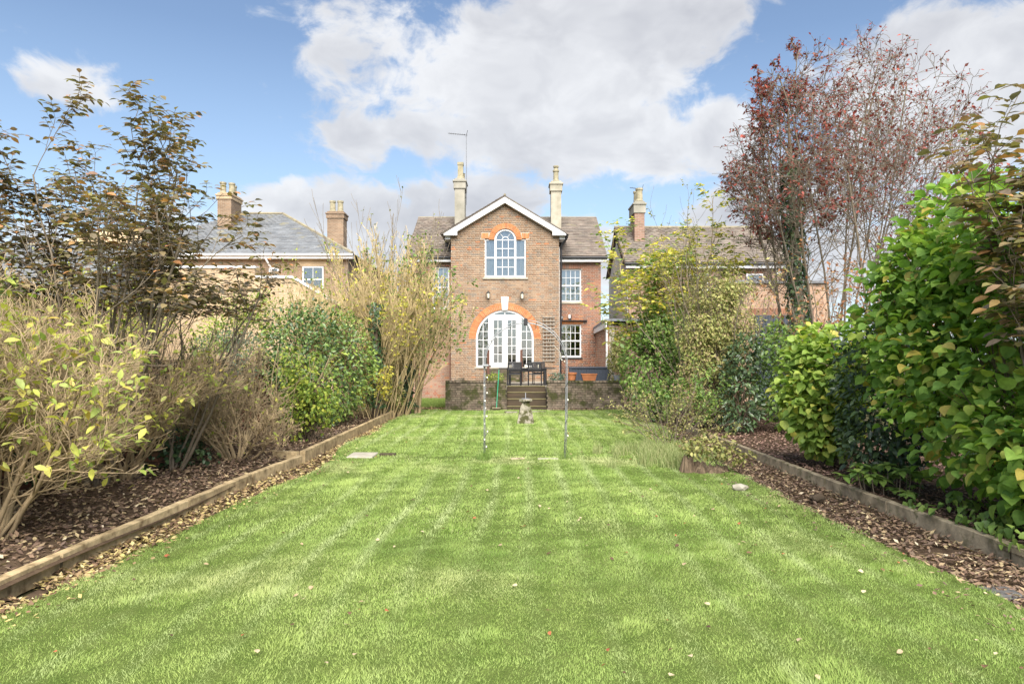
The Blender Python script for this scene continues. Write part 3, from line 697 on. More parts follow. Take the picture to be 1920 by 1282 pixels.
# arched three-light window
def venetian():
    y = YF; ya, yb = y+.06, y+.15; mb = MB()
    fr = .055; cx0, cx1 = WX-WR, WX+WR
    mb.box(WX0, WX0+fr, ya, yb, WB, WT); mb.box(WX1-fr, WX1, ya, yb, WB, WT)
    mb.box(WX0+fr, WX1-fr, ya, yb, WB, WB+.08)
    for s_ in (0, 1):
        a, b = (WX0+fr, cx0) if s_ == 0 else (cx1, WX1-fr); mb.box(a, b, ya, yb, WT-.07, WT)
    mb.box(cx0, cx0+.085, ya-.02, yb+.002, WB+.08, WZ); mb.box(cx1-.085, cx1, ya-.02, yb+.002, WB+.08, WZ)
    mb.strip(arc(WX, WZ, WR-.075, 24), arc(WX, WZ, WR+.003, 24), ya-.02, yb)
    zm = WB+.08+(WZ-WB-.08)*.5; ix0, ix1 = cx0+.085, cx1-.085
    mb.box(ix0, ix1, ya+.01, yb, zm-.03, zm+.03); mb.box(WX0+fr, cx0, ya+.012, yb, zm-.03, zm+.03); mb.box(cx1, WX1-fr, ya+.012, yb, zm-.03, zm+.03)
    bw = .012; R = WR-.075
    cols = [ix0+(ix1-ix0)*c/3 for c in range(4)]
    for za, zb in ((WB+.08, zm-.03), (zm+.03, WZ)):
        for xx in cols[1:3]: mb.box(xx-bw, xx+bw, y+.09, y+.12, za, zb)
        zz = (za+zb)/2; mb.box(ix0, ix1, y+.092, y+.118, zz-bw, zz+bw)
    mb.box(ix0, ix1, y+.091, y+.119, WZ-bw, WZ+bw)
    r1 = .135
    mb.strip(arc(WX, WZ, r1-bw, 12), arc(WX, WZ, r1+bw, 12), y+.093, y+.117)
    for a in (radians(52), radians(128)):
        d = (cos(a), sin(a)); pth = [(WX+d[0]*q, y+.105, WZ+d[1]*q) for q in (r1, R)]; mb.tube(pth, .014, 4)
    win = mb.build('window', 'white', house)
    for za, zb in ((WB+.08, zm-.03), (zm+.03, WZ)):
        zz = (za+zb)/2
        for lo, hi in ((za, zz), (zz, zb)):
            for c in range(3): pane_rect(win, cols[c], cols[c+1], y+.105, lo, hi, 'glass_up')
            pane_rect(win, WX0+fr, cx0, y+.105, lo, min(hi, WT-.07), 'glass_up'); pane_rect(win, cx1, WX1-fr, y+.105, lo, min(hi, WT-.07), 'glass_up')
    for a0, a1 in ((0, radians(52)), (radians(52), radians(128)), (radians(128), pi)):
        P = arc(WX, WZ, R, 10, a0, a1) + arc(WX, WZ, r1, 8, a0, a1)[::-1]
        MB().prism(P, y+.102, y+.108).build('pane', 'glass_up', win)
    MB().prism(arc(WX, WZ, r1, 10), y+.102, y+.108).build('pane', 'glass_up', win)
    MB().bevbox(WX0-.09, WX1+.09, y-.06, y+.12, WB-.085, WB-.003, .01).build('sill', 'stone', win)
    MB().box(WX0-.1, WX1+.1, y+.22, y+.24, WB-.1, WZ+WR+.1).build('blind', 'blind', win)
    c = MB()
    for s_ in (0, 1):
        a, b = (WX0+.06, WX0+.2) if s_ == 0 else (WX1-.25, WX1-.06)
        pts = [(a+(b-a)*i/14, y+.185+.012*sin(i*1.9)) for i in range(15)]
        for i in range(14): c.add([(pts[i][0], pts[i][1], WB), (pts[i+1][0], pts[i+1][1], WB), (pts[i+1][0], pts[i+1][1], WT), (pts[i][0], pts[i][1], WT)], [(0, 1, 2, 3)])
    c.build('curtain', 'curtain', win)
venetian()
# arched french doors
def french():
    y = YF; ya, yb = y+.07, y+.16
    R = DR; ri = R-.085
    zt = 3.27
    jx = [(-1.08, -.965), (.19, .305)]
    mb = MB()
    mb.strip(arc(DX, DZ, ri, 36), arc(DX, DZ, R+.02, 36), ya-.03, yb+.003)
    mb.box(DX-R, DX-ri, ya-.03, yb, DB+.06, DZ); mb.box(DX+ri, DX+R, ya-.03, yb, DB+.06, DZ)
    for a, b in jx: mb.box(a, b, ya-.01, yb+.001, DB+.06, zt)
    def circ(x, r): return DZ+sqrt(max(0, r*r-(x-DX)**2))
    hw = sqrt(ri**2-(zt+.02-DZ)**2)
    mb.box(DX-hw-.03, DX+hw+.03, ya-.012, yb+.002, zt, zt+.09)
    mb.box(DX-.02, DX+.02, ya, yb-.01, zt+.09, circ(DX, ri)+.02)
    mb.box(DX-R, DX-R+.26+.05, ya-.012, yb-.002, DB, DB+.06); mb.box(DX+R-.31, DX+R, ya-.012, yb-.002, DB, DB+.06)
    fr = mb.build('door_frame', 'white', house)
    P = [(DX-hw+.02, zt+.09)] + [(x, circ(x, ri)) for x in np.linspace(DX-hw+.05, DX-.02, 8)] + [(DX-.02, zt+.09)]
    MB().prism(P, y+.11, y+.116).build('pane', 'glass', fr)
    MB().prism([(2*DX-x, z) for x, z in P], y+.11, y+.116).build('pane', 'glass', fr)
    # two leaves
    for s_, (a, b) in enumerate(((-.965, DX-.002), (DX+.002, .19))):
        st = .115; d = MB(); z0, z1 = DB+.0, zt
        d.box(a, a+st, ya+.005, yb-.01, z0, z1); d.box(b-st, b, ya+.005, yb-.01, z0, z1)
        d.box(a+st, b-st, ya+.005, yb-.01, z0, z0+.18); d.box(a+st, b-st, ya+.005, yb-.01, z1-.13, z1)
        gz0, gz1 = z0+.18, z1-.13; xm = (a+b)/2
        d.box(xm-.012, xm+.012, y+.095, y+.13, gz0, gz1)
        for q in range(1, 5):
            zz = gz0+(gz1-gz0)*q/5; d.box(a+st, xm-.012, y+.097, y+.128, zz-.012, zz+.012); d.box(xm+.012, b-st, y+.097, y+.128, zz-.012, zz+.012)
        door = d.build('door', 'white', house)
        for q in range(5):
            za, zb = gz0+(gz1-gz0)*q/5, gz0+(gz1-gz0)*(q+1)/5
            pane_rect(door, a+st, xm, y+.113, za, zb); pane_rect(door, xm, b-st, y+.113, za, zb)
        hx = b-.05 if s_ == 0 else a+.05
        MB().tube([(hx, ya, DB+1.0), (hx, ya-.05, DB+1.0), (hx+(.09 if s_ else -.09), ya-.05, DB+1.0)], .012, 6).build('handle', 'galv', door)
    # side lights
    for s_ in (-1, 1):
        a, b = (DX-ri, -1.08) if s_ < 0 else (.305, DX+ri)
        m = MB(); xm = (a+b)/2
        zs = [DB+.06+i*.355 for i in range(0, 7)]
        top = lambda x: min(circ(x, ri), zt)
        m.box(xm-.012, xm+.012, y+.1, y+.13, DB+.06, top(xm))
        for zz in zs[1:]:
            if zz > DZ: e = sqrt(max(0, ri**2-(zz-DZ)**2)); lo, hi = (max(a, DX-e), b) if s_ < 0 else (a, min(b, DX+e))
            else: lo, hi = a, b
            if hi-lo > .03:
                m.box(lo, hi, y+.102, y+.128, zz-.012, zz+.012)
        sl_ = m.build('side_light', 'white', house)
        for xa, xb in ((a, xm), (xm, b)):
            for zlo, zhi in zip(zs, zs[1:]+[zs[-1]+.355]):
                if zlo > zt: continue
                P = [(x, min(zhi, top(x))) for x in np.linspace(xa, xb, 6)]
                P = [(x, max(z, zlo)) for x, z in P]
                if max(z for x, z in P)-zlo < .04: continue
                poly = [(xa, zlo)] + P + [(xb, zlo)]
                poly = [p for i, p in enumerate(poly) if i == 0 or (abs(p[0]-poly[i-1][0])+abs(p[1]-poly[i-1][1])) > 1e-5]
                MB().prism(poly[::-1], y+.112, y+.118).build('pane', 'glass', sl_)
    MB().bevbox(DX-R-.06, DX+R+.06, y-.04, y+.2, DB-.07, DB-.003, .008).build('threshold', 'stone', house)
french()
# rooms behind the glass
rm = MB()
for (a, b, c, d, e, f) in ((-2.3, 1.5, YF+.32, YF+3.2, DB-.02, 4.1), (1.9, 3.3, YW+.3, YW+2.6, 1.1, 3.4)):
    rm.add([(a,c,e),(b,c,e),(b,d,e),(a,d,e),(a,c,f),(b,c,f),(b,d,f),(a,d,f)], [(0,1,2,3),(4,7,6,5),(1,5,6,2),(2,6,7,3),(3,7,4,0)])
rm.build('room_lining', 'interior', house)
cu = MB()
for (x0, x1, yy, z0, z1) in ((-1.58, -1.32, YF+.40, DB+.02, 3.3), (.6, .80, YF+.40, DB+.02, 3.3)):
    pts = [(x0+(x1-x0)*i/16, yy+.03*sin(i*1.7)) for i in range(17)]
    for i in range(16): cu.add([(pts[i][0], pts[i][1], z0), (pts[i+1][0], pts[i+1][1], z0), (pts[i+1][0], pts[i+1][1], z1), (pts[i][0], pts[i][1], z1)], [(0, 1, 2, 3)])
cu.build('curtain', 'curtain', house)
# ledge over the kitchen window
MB().box(XR+.15, 3.13, YW-.16, YW-.02, 3.145, 3.185).build('ledge', 'black', house)
# chimneys of the house
def chimney(house, x, y, w, d, zb, zt, mat, capmat, pots, cap_h=.42, capo=.05):
    c = MB().box(x-w/2, x+w/2, y-d/2, y+d/2, zb, zt-cap_h).build('chimney', mat, house)
    k = MB(); k.bevbox(x-w/2-capo, x+w/2+capo, y-d/2-capo, y+d/2+capo, zt-cap_h, zt-.12, .01); k.bevbox(x-w/2-capo*1.8, x+w/2+capo*1.8, y-d/2-capo*1.8, y+d/2+capo*1.8, zt-.118, zt-.03, .015)
    k.bevbox(x-w/2-.01, x+w/2+.01, y-d/2-.01, y+d/2+.01, zt-.028, zt+.06, .02)
    k.build('chimney_cap', capmat, c)
    for (px, py, prof, n, pm) in pots:
        MB().lathe(prof, (px, py, zt+.06), n, n == 4).build('chimney_pot', pm, c)
    return c
pr = [(.15, 0), (.17, .03), (.15, .08), (.135, .5), (.165, .53), (.165, .6), (.12, .6)]
chimney(house, 1.945, 31.9, .47, .62, 7.2, 9.68, 'render_pale', 'render_pale',
        [(1.945, 31.75, [(.13, 0), (.15, .04), (.125, .08), (.115, .42), (.15, .46), (.15, .52), (.11, .53), (.09, .62), (.13, .66), (.13, .72), (.02, .74)], 14, 'pot_buff')])
chimney(house, -2.52, 32.0, .46, .85, 7.0, 9.80, 'render_grey', 'render_grey',
        [(-2.5, 31.85, [(.2, 0), (.21, .1), (.17, .12), (.17, .62), (.2, .66), (.2, .78)], 4, 'pot_buff'), (-2.42, 32.2, [(.12, 0), (.13, .05), (.10, .08), (.10, .32), (.12, .36)], 12, 'pot_buff')])
# aerial
def aerial(name, x, y, z0, z1, label, boom=.85, sgn=-1):
    e = empty(name, (x, y, z0), 0, label, 'aerial')
    MB().tube([(x, y, z0), (x, y, z1)], .016, 6).build('mast', 'lead', e)
    b = MB().tube([(x+.05, y, z1-.06), (x+sgn*boom, y-.1, z1+.0)], .012, 5)
    bo = b.build('boom', 'black', e)
    for i in range(9):
        t = .1+.1*i; c = Vector((x+sgn*boom*t, y-.1*t, z1-.05+.05*t)); m = MB().tube([c+Vector((.0, -.13, -.0)), c+Vector((0, .13, 0))], .006, 4); m.build('director', 'galv', bo)
    m = MB(); m.tube([(x-.02, y, z1-.14), (x+.06, y-.02, z1+.16)], .01, 4); m.tube([(x-.12, y, z1-.02), (x+.03, y, z1-.08)], .008, 4); m.build('reflector', 'black', e)
    return e
a1 = aerial('television_aerial', X(874.6, 32.0), 31.95, 8.7, H(252, 32.0), 'tall television aerial on a mast fixed to the grey rendered chimney')
MB().tube([(-2.29, 31.95, 9.05), (X(874.6, 32.0)+.02, 31.95, 9.05)], .014, 5).build('bracket', 'black', a1)
MB().tube([(-2.29, 31.95, 9.25), (X(874.6, 32.0)+.02, 31.95, 9.25)], .014, 5).build('bracket', 'black', a1)

# ================================================================== out-house beside the terrace
oh = empty('outhouse', (3.5, 25.5, 0), 0, 'low brick outhouse with white verge board beside the terrace', 'outhouse')
iv_o = lambda z: [(0, 3.75)] if z < 2.75 else []
ow_ = wall_core('wall', oh, (3.5, 29.25, 0), -pi/2, 'mortar', -.2, 2.8, lambda z: [(0.012, 3.738)], .25)
brickwork(ow_, (3.5, 29.25, 0), -pi/2, 'brick_pink', .6, 2.8, lambda z: [(0, 3.75)], 200, 'stretcher', pick=lambda t: -t[0], seed=9)
MB().box(3.76, 5.4, 25.52, 29.25, -.2, 2.78).build('end_wall', 'far_red', oh)
MB().prism_x([(25.3, 2.95), (29.26, 2.80), (29.26, 2.87), (25.3, 3.03)], 3.38, 5.5).build('roof', 'lead', oh)
MB().prism_x([(25.3, 2.70), (29.24, 2.60), (29.24, 2.795), (25.3, 2.945)], 3.40, 3.44).build('verge_board', 'white', oh)
MB().box(3.42, 3.49, 25.42, 25.50, .6, 2.65).build('downpipe', 'white', oh)

# ================================================================== neighbouring houses
# slate hip-roofed house behind the laurel
na = empty('hip_roofed_house', (-13, 34.3, 0), 0, 'brown brick house with hipped grey slate roof and two brick chimneys', 'house')
MB().box(-20, -8.35, 34.3, 44.0, -.3, 6.62).build('wall', 'far_brown', na)
ex0, ex1, ey0, ez = -21.0, -8.07, 34.0, 6.72; D = 5.2; rz_ = 9.74
m = MB(); m.add([(ex0, ey0, ez), (ex1, ey0, ez), (ex1, ey0+2*D, ez), (ex0, ey0+2*D, ez), (ex0+D, ey0+D, rz_), (ex1-D, ey0+D, rz_)], [(0, 1, 5, 4), (1, 2, 5), (2, 3, 4, 5), (3, 0, 4), (3, 2, 1, 0)])
ra = m.build('roof', 'slate_grey', na)
sL = sqrt(D*D+(rz_-ez)**2)
slates(ra, (ex0, ey0-.02, ez), (1, 0, 0), (0, D, rz_-ez), ex1-ex0, sL, lambda v: (v/sL*D, ex1-ex0-v/sL*D), 'slate_grey', 300, w=.3, ex=.2, pick=lambda t: -t[0]+t[1]*.2)
slates(ra, (ex1+.02, ey0, ez), (0, 1, 0), (-D, 0, rz_-ez), 2*D, sL, lambda v: (v/sL*D, 2*D-v/sL*D), 'slate_grey', 0, w=.3, ex=.2)
hp = MB(); hp.tube([(ex1, ey0, ez+.03), (ex1-D, ey0+D, rz_+.03)], .09, 6); hp.tube([(ex0+D, ey0+D, rz_+.03), (ex1-D, ey0+D, rz_+.03)], .1, 6); hp.build('hip_tile', 'ridge', ra)
MB().box(ex0, ex1+.02, ey0-.03, ey0+.28, ez-.24, ez-.02).build('fascia', 'white', na)
MB().tube([(ex0, ey0-.09, ez-.06), (ex1+.05, ey0-.09, ez-.06)], .06, 8).build('gutter', 'white', na)
sash(na, X(568, 34.3), X(607, 34.3), H(548, 34.3), H(500, 34.3), 34.16, 2, 1, back='blind', sill='white')
sash(na, X(505, 34.3), X(523, 34.3), H(522, 34.3), H(502, 34.3), 34.16, 1, 1, back='interior', sill='white')
MB().box(X(566, 34.3)-.2, X(609, 34.3)+.1, 34.27, 34.33, H(499, 34.3), H(486, 34.3)).build('lintel', 'far_buff', na)
MB().tube([(X(498, 34), 33.95, 6.5), (X(506, 34), 34.2, 6.0), (X(506, 34), 34.2, 4.6)], .05, 8).build('downpipe', 'white', na)
pot2 = [(.17, 0), (.19, .04), (.165, .1), (.15, .5), (.18, .54), (.18, .62), (.13, .62)]
chimney(na, -15.71, 37.7, .74, 1.4, 8.0, 10.42, 'far_brown', 'far_buff', [(-15.9, 37.3, pot2, 12, 'pot_buff'), (-15.5, 37.5, pot2, 12, 'pot_buff'), (-15.65, 38.1, pot2, 12, 'pot_buff')], cap_h=.3)
chimney(na, -9.93, 38.3, .9, .8, 6.8, 9.60, 'far_brown', 'far_brown', [(-10.15, 38.2, pot2, 12, 'pot_buff'), (-9.72, 38.2, pot2, 12, 'pot_buff')], cap_h=.34)
# buff extension with white coping in front of it
nb = empty('buff_extension', (-12, 30, 0), 0, 'pale buff brick extension with sloping white coping below the hipped roof', 'building')
P = [(-17.4, -.3), (-7.9, -.3), (-7.9, 3.95), (-9.75, 5.06), (-11.4, 5.06), (-11.4, 5.5), (-17.4, 5.5)]
MB().prism(P, 30.0, 33.9).build('wall', 'far_buff', nb)
c = MB(); c.prism([(-9.75, 5.065), (-7.86, 3.94), (-7.86, 4.03), (-9.75, 5.16)], 29.94, 30.4); c.box(-11.39, -9.752, 29.94, 30.4, 5.065, 5.16); c.box(-17.5, -11.35, 29.94, 30.4, 5.503, 5.6); c.build('coping', 'white', nb)
# low slate-roofed cottage
nc = empty('slate_cottage', (-19, 24.5, 0), 0, 'low cottage with a long grey slate roof behind the dark leaved tree', 'house')
MB().box(-23.5, -15.6, 24.4, 32, -.3, 3.75).build('wall', 'far_red', nc)
m = MB(); m.prism_x([(24.0, 3.72), (24.0, 3.80), (28.2, 6.20), (32.4, 3.80), (32.4, 3.72)], -24, -15.3); rc = m.build('roof', 'slate_grey', nc)
sl2 = sqrt(4.2**2+2.4**2)
slates(rc, (-24, 23.98, 3.80), (1, 0, 0), (0, 4.2, 2.4), 8.7, sl2, lambda v: (0, 8.7), 'slate_grey', 300, w=.34, ex=.24, pick=lambda t: -t[0])
MB().tube([(-24, 28.2, 6.22), (-15.3, 28.2, 6.22)], .09, 6).build('ridge_tile', 'ridge', rc)
MB().tube([(-24, 23.93, 3.72), (-15.3, 23.93, 3.72)], .06, 8).build('gutter', 'black', nc)
# tan-roofed building further back
nd = empty('tan_roofed_house', (-24, 42, 0), 0, 'cream building with a tan roof showing above the slate cottage', 'house')
MB().box(-30, -22.9, 42, 50, -.3, 7.4).build('wall', 'cream', nd)
m = MB(); m.add([(-30.3, 41.7, 7.4), (-22.6, 41.7, 7.4), (-22.6, 50.3, 7.4), (-30.3, 50.3, 7.4), (-28.5, 45.5, 9.9), (-23.6, 45.5, 9.9), (-23.6, 46.5, 9.9), (-28.5, 46.5, 9.9)], [(0,1,5,4),(1,2,6,5),(2,3,7,6),(3,0,4,7),(4,5,6,7)]); m.build('roof', 'tan_tile', nd)
MB().box(-23.2, -22.4, 45, 45.8, 7.3, 9.7).build('chimney', 'white_old', nd)
# neighbour beyond the shrubs on the other side
ne = empty('slate_roofed_house', (8.5, 30.2, 0), 0, 'brown brick house with slate roof and alarm box behind the ivy clad tree', 'house')
NX0, NX1 = 5.05, 12.06
MB().prism_x([(30.2, -.3), (36.2, -.3), (36.2, 5.6), (33.0, 7.66), (30.2, 5.62)], NX0, NX1).build('wall', 'far_red', ne)
m = MB().prism_x([(29.9, 5.70), (29.9, 5.76), (33.0, 7.82), (36.1, 5.76), (36.1, 5.70), (33.0, 7.75)], NX0-.2, NX1+.22); rn = m.build('roof', 'slate', ne)
sl3 = sqrt(3.1**2+2.06**2)
slates(rn, (NX0-.2, 29.88, 5.76), (1, 0, 0), (0, 3.1, 2.06), NX1-NX0+.42, sl3, lambda v: (0, NX1-NX0+.42), 'slate', 300, w=.3, ex=.19, pick=lambda t: abs(t[0]-6))
MB().tube([(NX0-.2, 33.0, 7.84), (NX1+.22, 33.0, 7.84)], .08, 6).build('ridge_tile', 'ridge', rn)
MB().box(NX0-.15, NX1+.2, 29.92, 30.19, 5.50, 5.69).build('fascia', 'white', ne)
MB().tube([(NX0-.2, 29.86, 5.68), (NX1+.2, 29.86, 5.68)], .055, 8).build('gutter', 'black', ne)
wl = ne.children[0]
soldiers(wl, X(1398, 30.2), X(1434, 30.2), H(513, 30.2), H(503, 30.2), 30.2, 'brick_red', w=.08)
soldiers(wl, X(1290, 30.2), X(1330, 30.2), H(513, 30.2), H(503, 30.2), 30.2, 'brick_red', w=.08)
sash(ne, X(1400, 30.1), X(1432, 30.1), H(545, 30.1), H(513, 30.1), 30.05, 1, 1, sill='white', back='blind')
sash(ne, X(1292, 30.1), X(1328, 30.1), H(545, 30.1), H(513, 30.1), 30.05, 2, 1, sill='white', back='blind')
MB().bevbox(X(1456, 30.1), X(1464.5, 30.1), 30.08, 30.19, H(514, 30.1), H(503, 30.1), .015).build('alarm_box', 'white', ne)
MB().tube([(X(1475, 30), 30.1, 5.5), (X(1475, 30), 30.12, 4.7)], .04, 6).build('downpipe', 'black', ne)
chimney(ne, X(1200, 31.6)-.02, 32.2, .46, 1.2, 6.0, 8.75, 'far_red', 'render_grey', [(X(1200, 31.6), 31.8, pot2, 12, 'pot_buff'), (X(1200, 31.6), 32.4, pot2, 12, 'pot_buff')], cap_h=.5)
MB().prism_x([(29.9, 5.52), (29.9, 5.74), (33.0, 7.80), (33.0, 7.58)], NX0-.24, NX0-.205).build('verge_board', 'timber_dark', ne)
aerial('television_aerial', X(1206, 32.2), 32.5, 8.6, H(350, 32.2), 'small television aerial above the chimney of the house behind the yellow tree', boom=.6)
MB().prism_x([(30.25, -.2), (36.15, -.2), (36.15, 5.55), (33.0, 7.6), (30.25, 5.6)], NX0-.03, NX0-.004).build('end_wall', 'white_old', ne)
MB().box(8.9, 12.9, 28.0, 30.19, -.3, 4.62).build('garage_wall', 'far_light', ne)
MB().box(8.8, 13.0, 27.9, 30.19, 4.623, 4.75).build('garage_roof', 'lead', ne)
gw = ne.children[-2]; soldiers(gw, 9.6, 12.3, H(590, 28), H(578, 28), 28.0, 'brick_red', w=.08)
gd = MB()
for i in range(22): gd.bevbox(9.85+i*.11, 9.85+i*.11+.104, 27.95, 27.995, -.2, H(591, 28), .004)
gd.build('garage_door', 'navy', ne)
# ================================================================== terrace, retaining walls, steps
YT = 22.93; TZ = .60; GT = gz(YT)
SX0, SX1 = X(950, YT), X(1025, YT); TX0, TX1 = X(835, YT), X(1170, YT)
t = MB(); t.box(TX0+.24, SX0-.02, YT+.235, YF-.02, -.3, TZ); t.box(SX0-.02, SX1+.02, YT+.95, YF-.02, -.3, TZ); t.box(SX1+.02, 3.49, YT+.235, YW-.02, -.3, TZ+.0)
tag(t.build('terrace', 'paving'), kind='structure')
WT_ = H(713.5, YT)
for nm, a, b, lab, sd_ in (('retaining_wall', TX0, SX0, 'low mossy dark brick retaining wall behind the green broom', 21), ('retaining_wall', SX1, TX1, 'low mossy dark brick retaining wall below the navy storage box', 22)):
    wl_ = empty(nm, ((a+b)/2, YT, GT), 0, lab, 'wall', 'brick retaining walls of the terrace')
    core = wall_core('core', wl_, (0, YT, 0), 0, 'mortar_old', GT-.1, WT_-.075, lambda z, a=a, b=b: [(a+.01, b-.01)], .23)
    brickwork(core, (0, YT, 0), 0, 'brick_old', GT-.02, WT_-.078, lambda z, a=a, b=b: [(a, b)], 300, 'flemish', proud=.013, seed=sd_)
    og = ORG[wl_.name]; n = int((b-a)/.113); me = bpy.data.meshes.new('coping_brick'); q = MB().bevbox(-.5, .5, -.5, .5, -.5, .5, .06); me.from_pydata(q.v, [], q.f); me.materials.append(MAT['brick_old'])
    for i in range(n):
        o = link_mesh('coping_brick', me, wl_, (a+(i+.5)*(b-a)/n-og.x, YT+.11-og.y, WT_-.037+rng.uniform(-.004, .004)-og.z)); o.scale = ((b-a)/n-.008, .25, .073)
    for xx in ((a,) if nm and a == TX0 else ()):
        MB().box(xx+.01, xx+.23, YT+.24, YF-.03, -.3, TZ+.12).build('return_wall', 'brick_old', wl_)
st = empty('garden_steps', ((SX0+SX1)/2, YT-.05, GT), 0, 'dark timber sleeper steps up to the terrace between two brick walls', 'steps')
tops = [H(761.7, 22.85), H(748, 23.05), H(735.5, 23.3), H(723.8, 23.6)]
for i, zt in enumerate(tops):
    y0 = YT-.06+.26*i; lo = (GT-.06 if i == 0 else tops[i-1]-.04)
    s_ = MB().bevbox(SX0+.006, SX1-.006, y0, y0+(.30 if i < 3 else .26), lo, zt-.022, .012).build('step', 'timber_dark', st)
    MB().bevbox(SX0+.008, SX1-.008, y0-.012, y0+(.30 if i < 3 else .26), zt-.020, zt+.004, .006).build('tread', 'timber_lip', s_)
# door steps and newel posts
ds = empty('door_steps', (DX-.2, YF-.6, TZ), 0, 'dark brick steps rising to the arched french doors', 'steps')
for i in range(3):
    MB().bevbox(-1.15, .42, YF-.02-.32*(3-i), YF-.02-.32*(2-i)-.004, TZ+.002, TZ+.175*(i+1), .012).build('step', 'brick_old', ds)
for px, lab in ((915.5, 'brown timber post standing by the door steps beside the planter'), (977.5, 'brown timber post standing by the door steps behind the table')):
    pe = empty('timber_post', (X(px, 27.4), 27.4, TZ), 0, lab, 'post', 'newel posts of the door steps')
    x = X(px, 27.4); MB().bevbox(x-.05, x+.05, 27.35, 27.45, TZ, H(657, 27.4), .008).build('shaft', 'post_brown', pe)
    MB().bevbox(x-.06, x+.06, 27.34, 27.46, H(657, 27.4)+.002, H(657, 27.4)+.03, .008).build('cap', 'post_brown', pe)
# paving slabs by the steps and across the lawn
for i, (px, py, w_, d_, lab) in enumerate(((1002, 773.5, .22, .25, 'small grey stone slab at the foot of the timber steps by the sundial'), (1016, 773.5, .28, .28, 'square grey stone slab in the grass before the mossy wall'),
                                      (958, 774, .42, .3, 'low grey stone slab sunk in the grass by the broom side of the steps'))):
    Z = 2201.6/(py-672); tag(MB().bevbox(X(px, Z)-w_/2, X(px, Z)+w_/2, Z-d_/2, Z+d_/2, gz(Z)-.04, gz(Z)+.045, .015).build('stone_slab', 'stone_mossy'), lab, 'slab', 'stone slabs at the foot of the steps')
Z = 12.05; x = X(680, Z)
tag(MB().bevbox(x-.23, x+.22, Z-.26, Z+.28, gz(Z)-.03, gz(Z)+.03, .012).build('stepping_stone', 'stone'), 'pale grey stepping stone at the lawn edge beside the leaf litter', 'slab')
for (pa, pb, py, lab, mt_) in ((958, 984, 862.0, 'short weathered board lying in the turf near the thicker arch legs', 'timber_grey'), (1008, 1047, 862.5, 'pale flat edging board lying in the turf between the arch feet', 'stone'), (712, 742, 853, 'thin dark board lying in the turf by the stepping stone', 'timber_dark')):
    Z = 2201.6/(py-672); tag(MB().bevbox(X(pa, Z), X(pb, Z), Z-.05, Z+.05, gz(Z)-.03, gz(Z)+.035, .008).build('turf_board', mt_), lab, 'board')
# ================================================================== furniture
tb = empty('garden_table', (.47, 24.95, TZ), 0, 'long black garden table set before the arched doors', 'table')
tx0, tx1, ty0, ty1, tz = X(935, 24.6), X(1042, 24.6), 24.55, 25.4, H(690, 24.6)
MB().bevbox(tx0, tx1, ty0, ty1, tz-.035, tz, .006).build('table_top', 'black', tb)
MB().bevbox(tx0+.36, tx1-.33, ty0+.05, ty1-.05, tz-.13, tz-.037, .006).build('apron', 'black', tb)
for xx in (tx0+.36, tx1-.42):
    for yy in (ty0+.05, ty1-.13): MB().bevbox(xx, xx+.08, yy, yy+.08, TZ, tz-.132, .006).build('leg', 'black', tb)
def chair(x, y, rz, label):
    e = empty('garden_chair', (x, y, TZ), rz, label, 'chair', 'chairs at the garden table')
    sw_, h, sh = .46, .83, .42
    for sx_ in (-1, 1):
        MB().tube([(sx_*sw_/2, -.24, 0), (sx_*sw_/2, -.22, sh), (sx_*sw_/2, -.27, h)], .016, 6).build('leg', 'black', e, local=True)
        MB().tube([(sx_*sw_/2, .22, 0), (sx_*sw_/2, .21, sh+.2)], .016, 6).build('leg', 'black', e, local=True)
        MB().tube([(sx_*sw_/2, -.24, sh+.2), (sx_*sw_/2, .22, sh+.21)], .018, 6).build('armrest', 'black', e, local=True)
    s_ = MB().bevbox(-sw_/2, sw_/2, -.22, .22, sh-.02, sh+.012, .006); s_.build('seat', 'black_mesh', e, local=True)
    f = MB(); f.tube([(-sw_/2, -.268, h-.01), (sw_/2, -.268, h-.01)], .016, 6); f.tube([(-sw_/2, -.245, sh+.16), (sw_/2, -.245, sh+.16)], .014, 6)
    br = f.build('backrest', 'black', e, local=True)
    for i in range(9):
        xx = -sw_/2+.03+i*(sw_-.06)/8; MB().box(xx-.018, xx+.018, -.262, -.256, sh+.16, h-.01).build('slat', 'black_mesh', br, local=True)
    return e
chair(X(964, 24.1), 24.12, .05, 'black slatted garden chair drawn up beside the green broom side of the table')
chair(X(1003, 24.1), 24.14, -.06, 'black slatted garden chair drawn up near the trellis end of the table')
chair(.05, 25.75, pi, 'black slatted garden chair on the house side of the table by the door post')
chair(.95, 25.72, pi+.1, 'black slatted garden chair on the house side of the table by the trellis')
for px, lab in ((957, 'small glass candle jar on the black table above the broom side chair'), (985.5, 'small glass candle jar on the black table between the two chairs'), (1009, 'small glass candle jar on the black table by the trellis end')):
    j = empty('candle_jar', (X(px, 24.75), 24.75, tz), 0, lab, 'jar', 'candle jars on the garden table'); c_ = (X(px, 24.75), 24.75, tz)
    MB().lathe([(.035, 0), (.045, .02), (.045, .09), (.035, .11), (.035, .12)], c_, 10).build('glass_body', 'lamp_glass', j); MB().lathe([(.04, .121), (.045, .13), (.04, .16), (.01, .17)], c_, 10).build('lid', 'black', j)
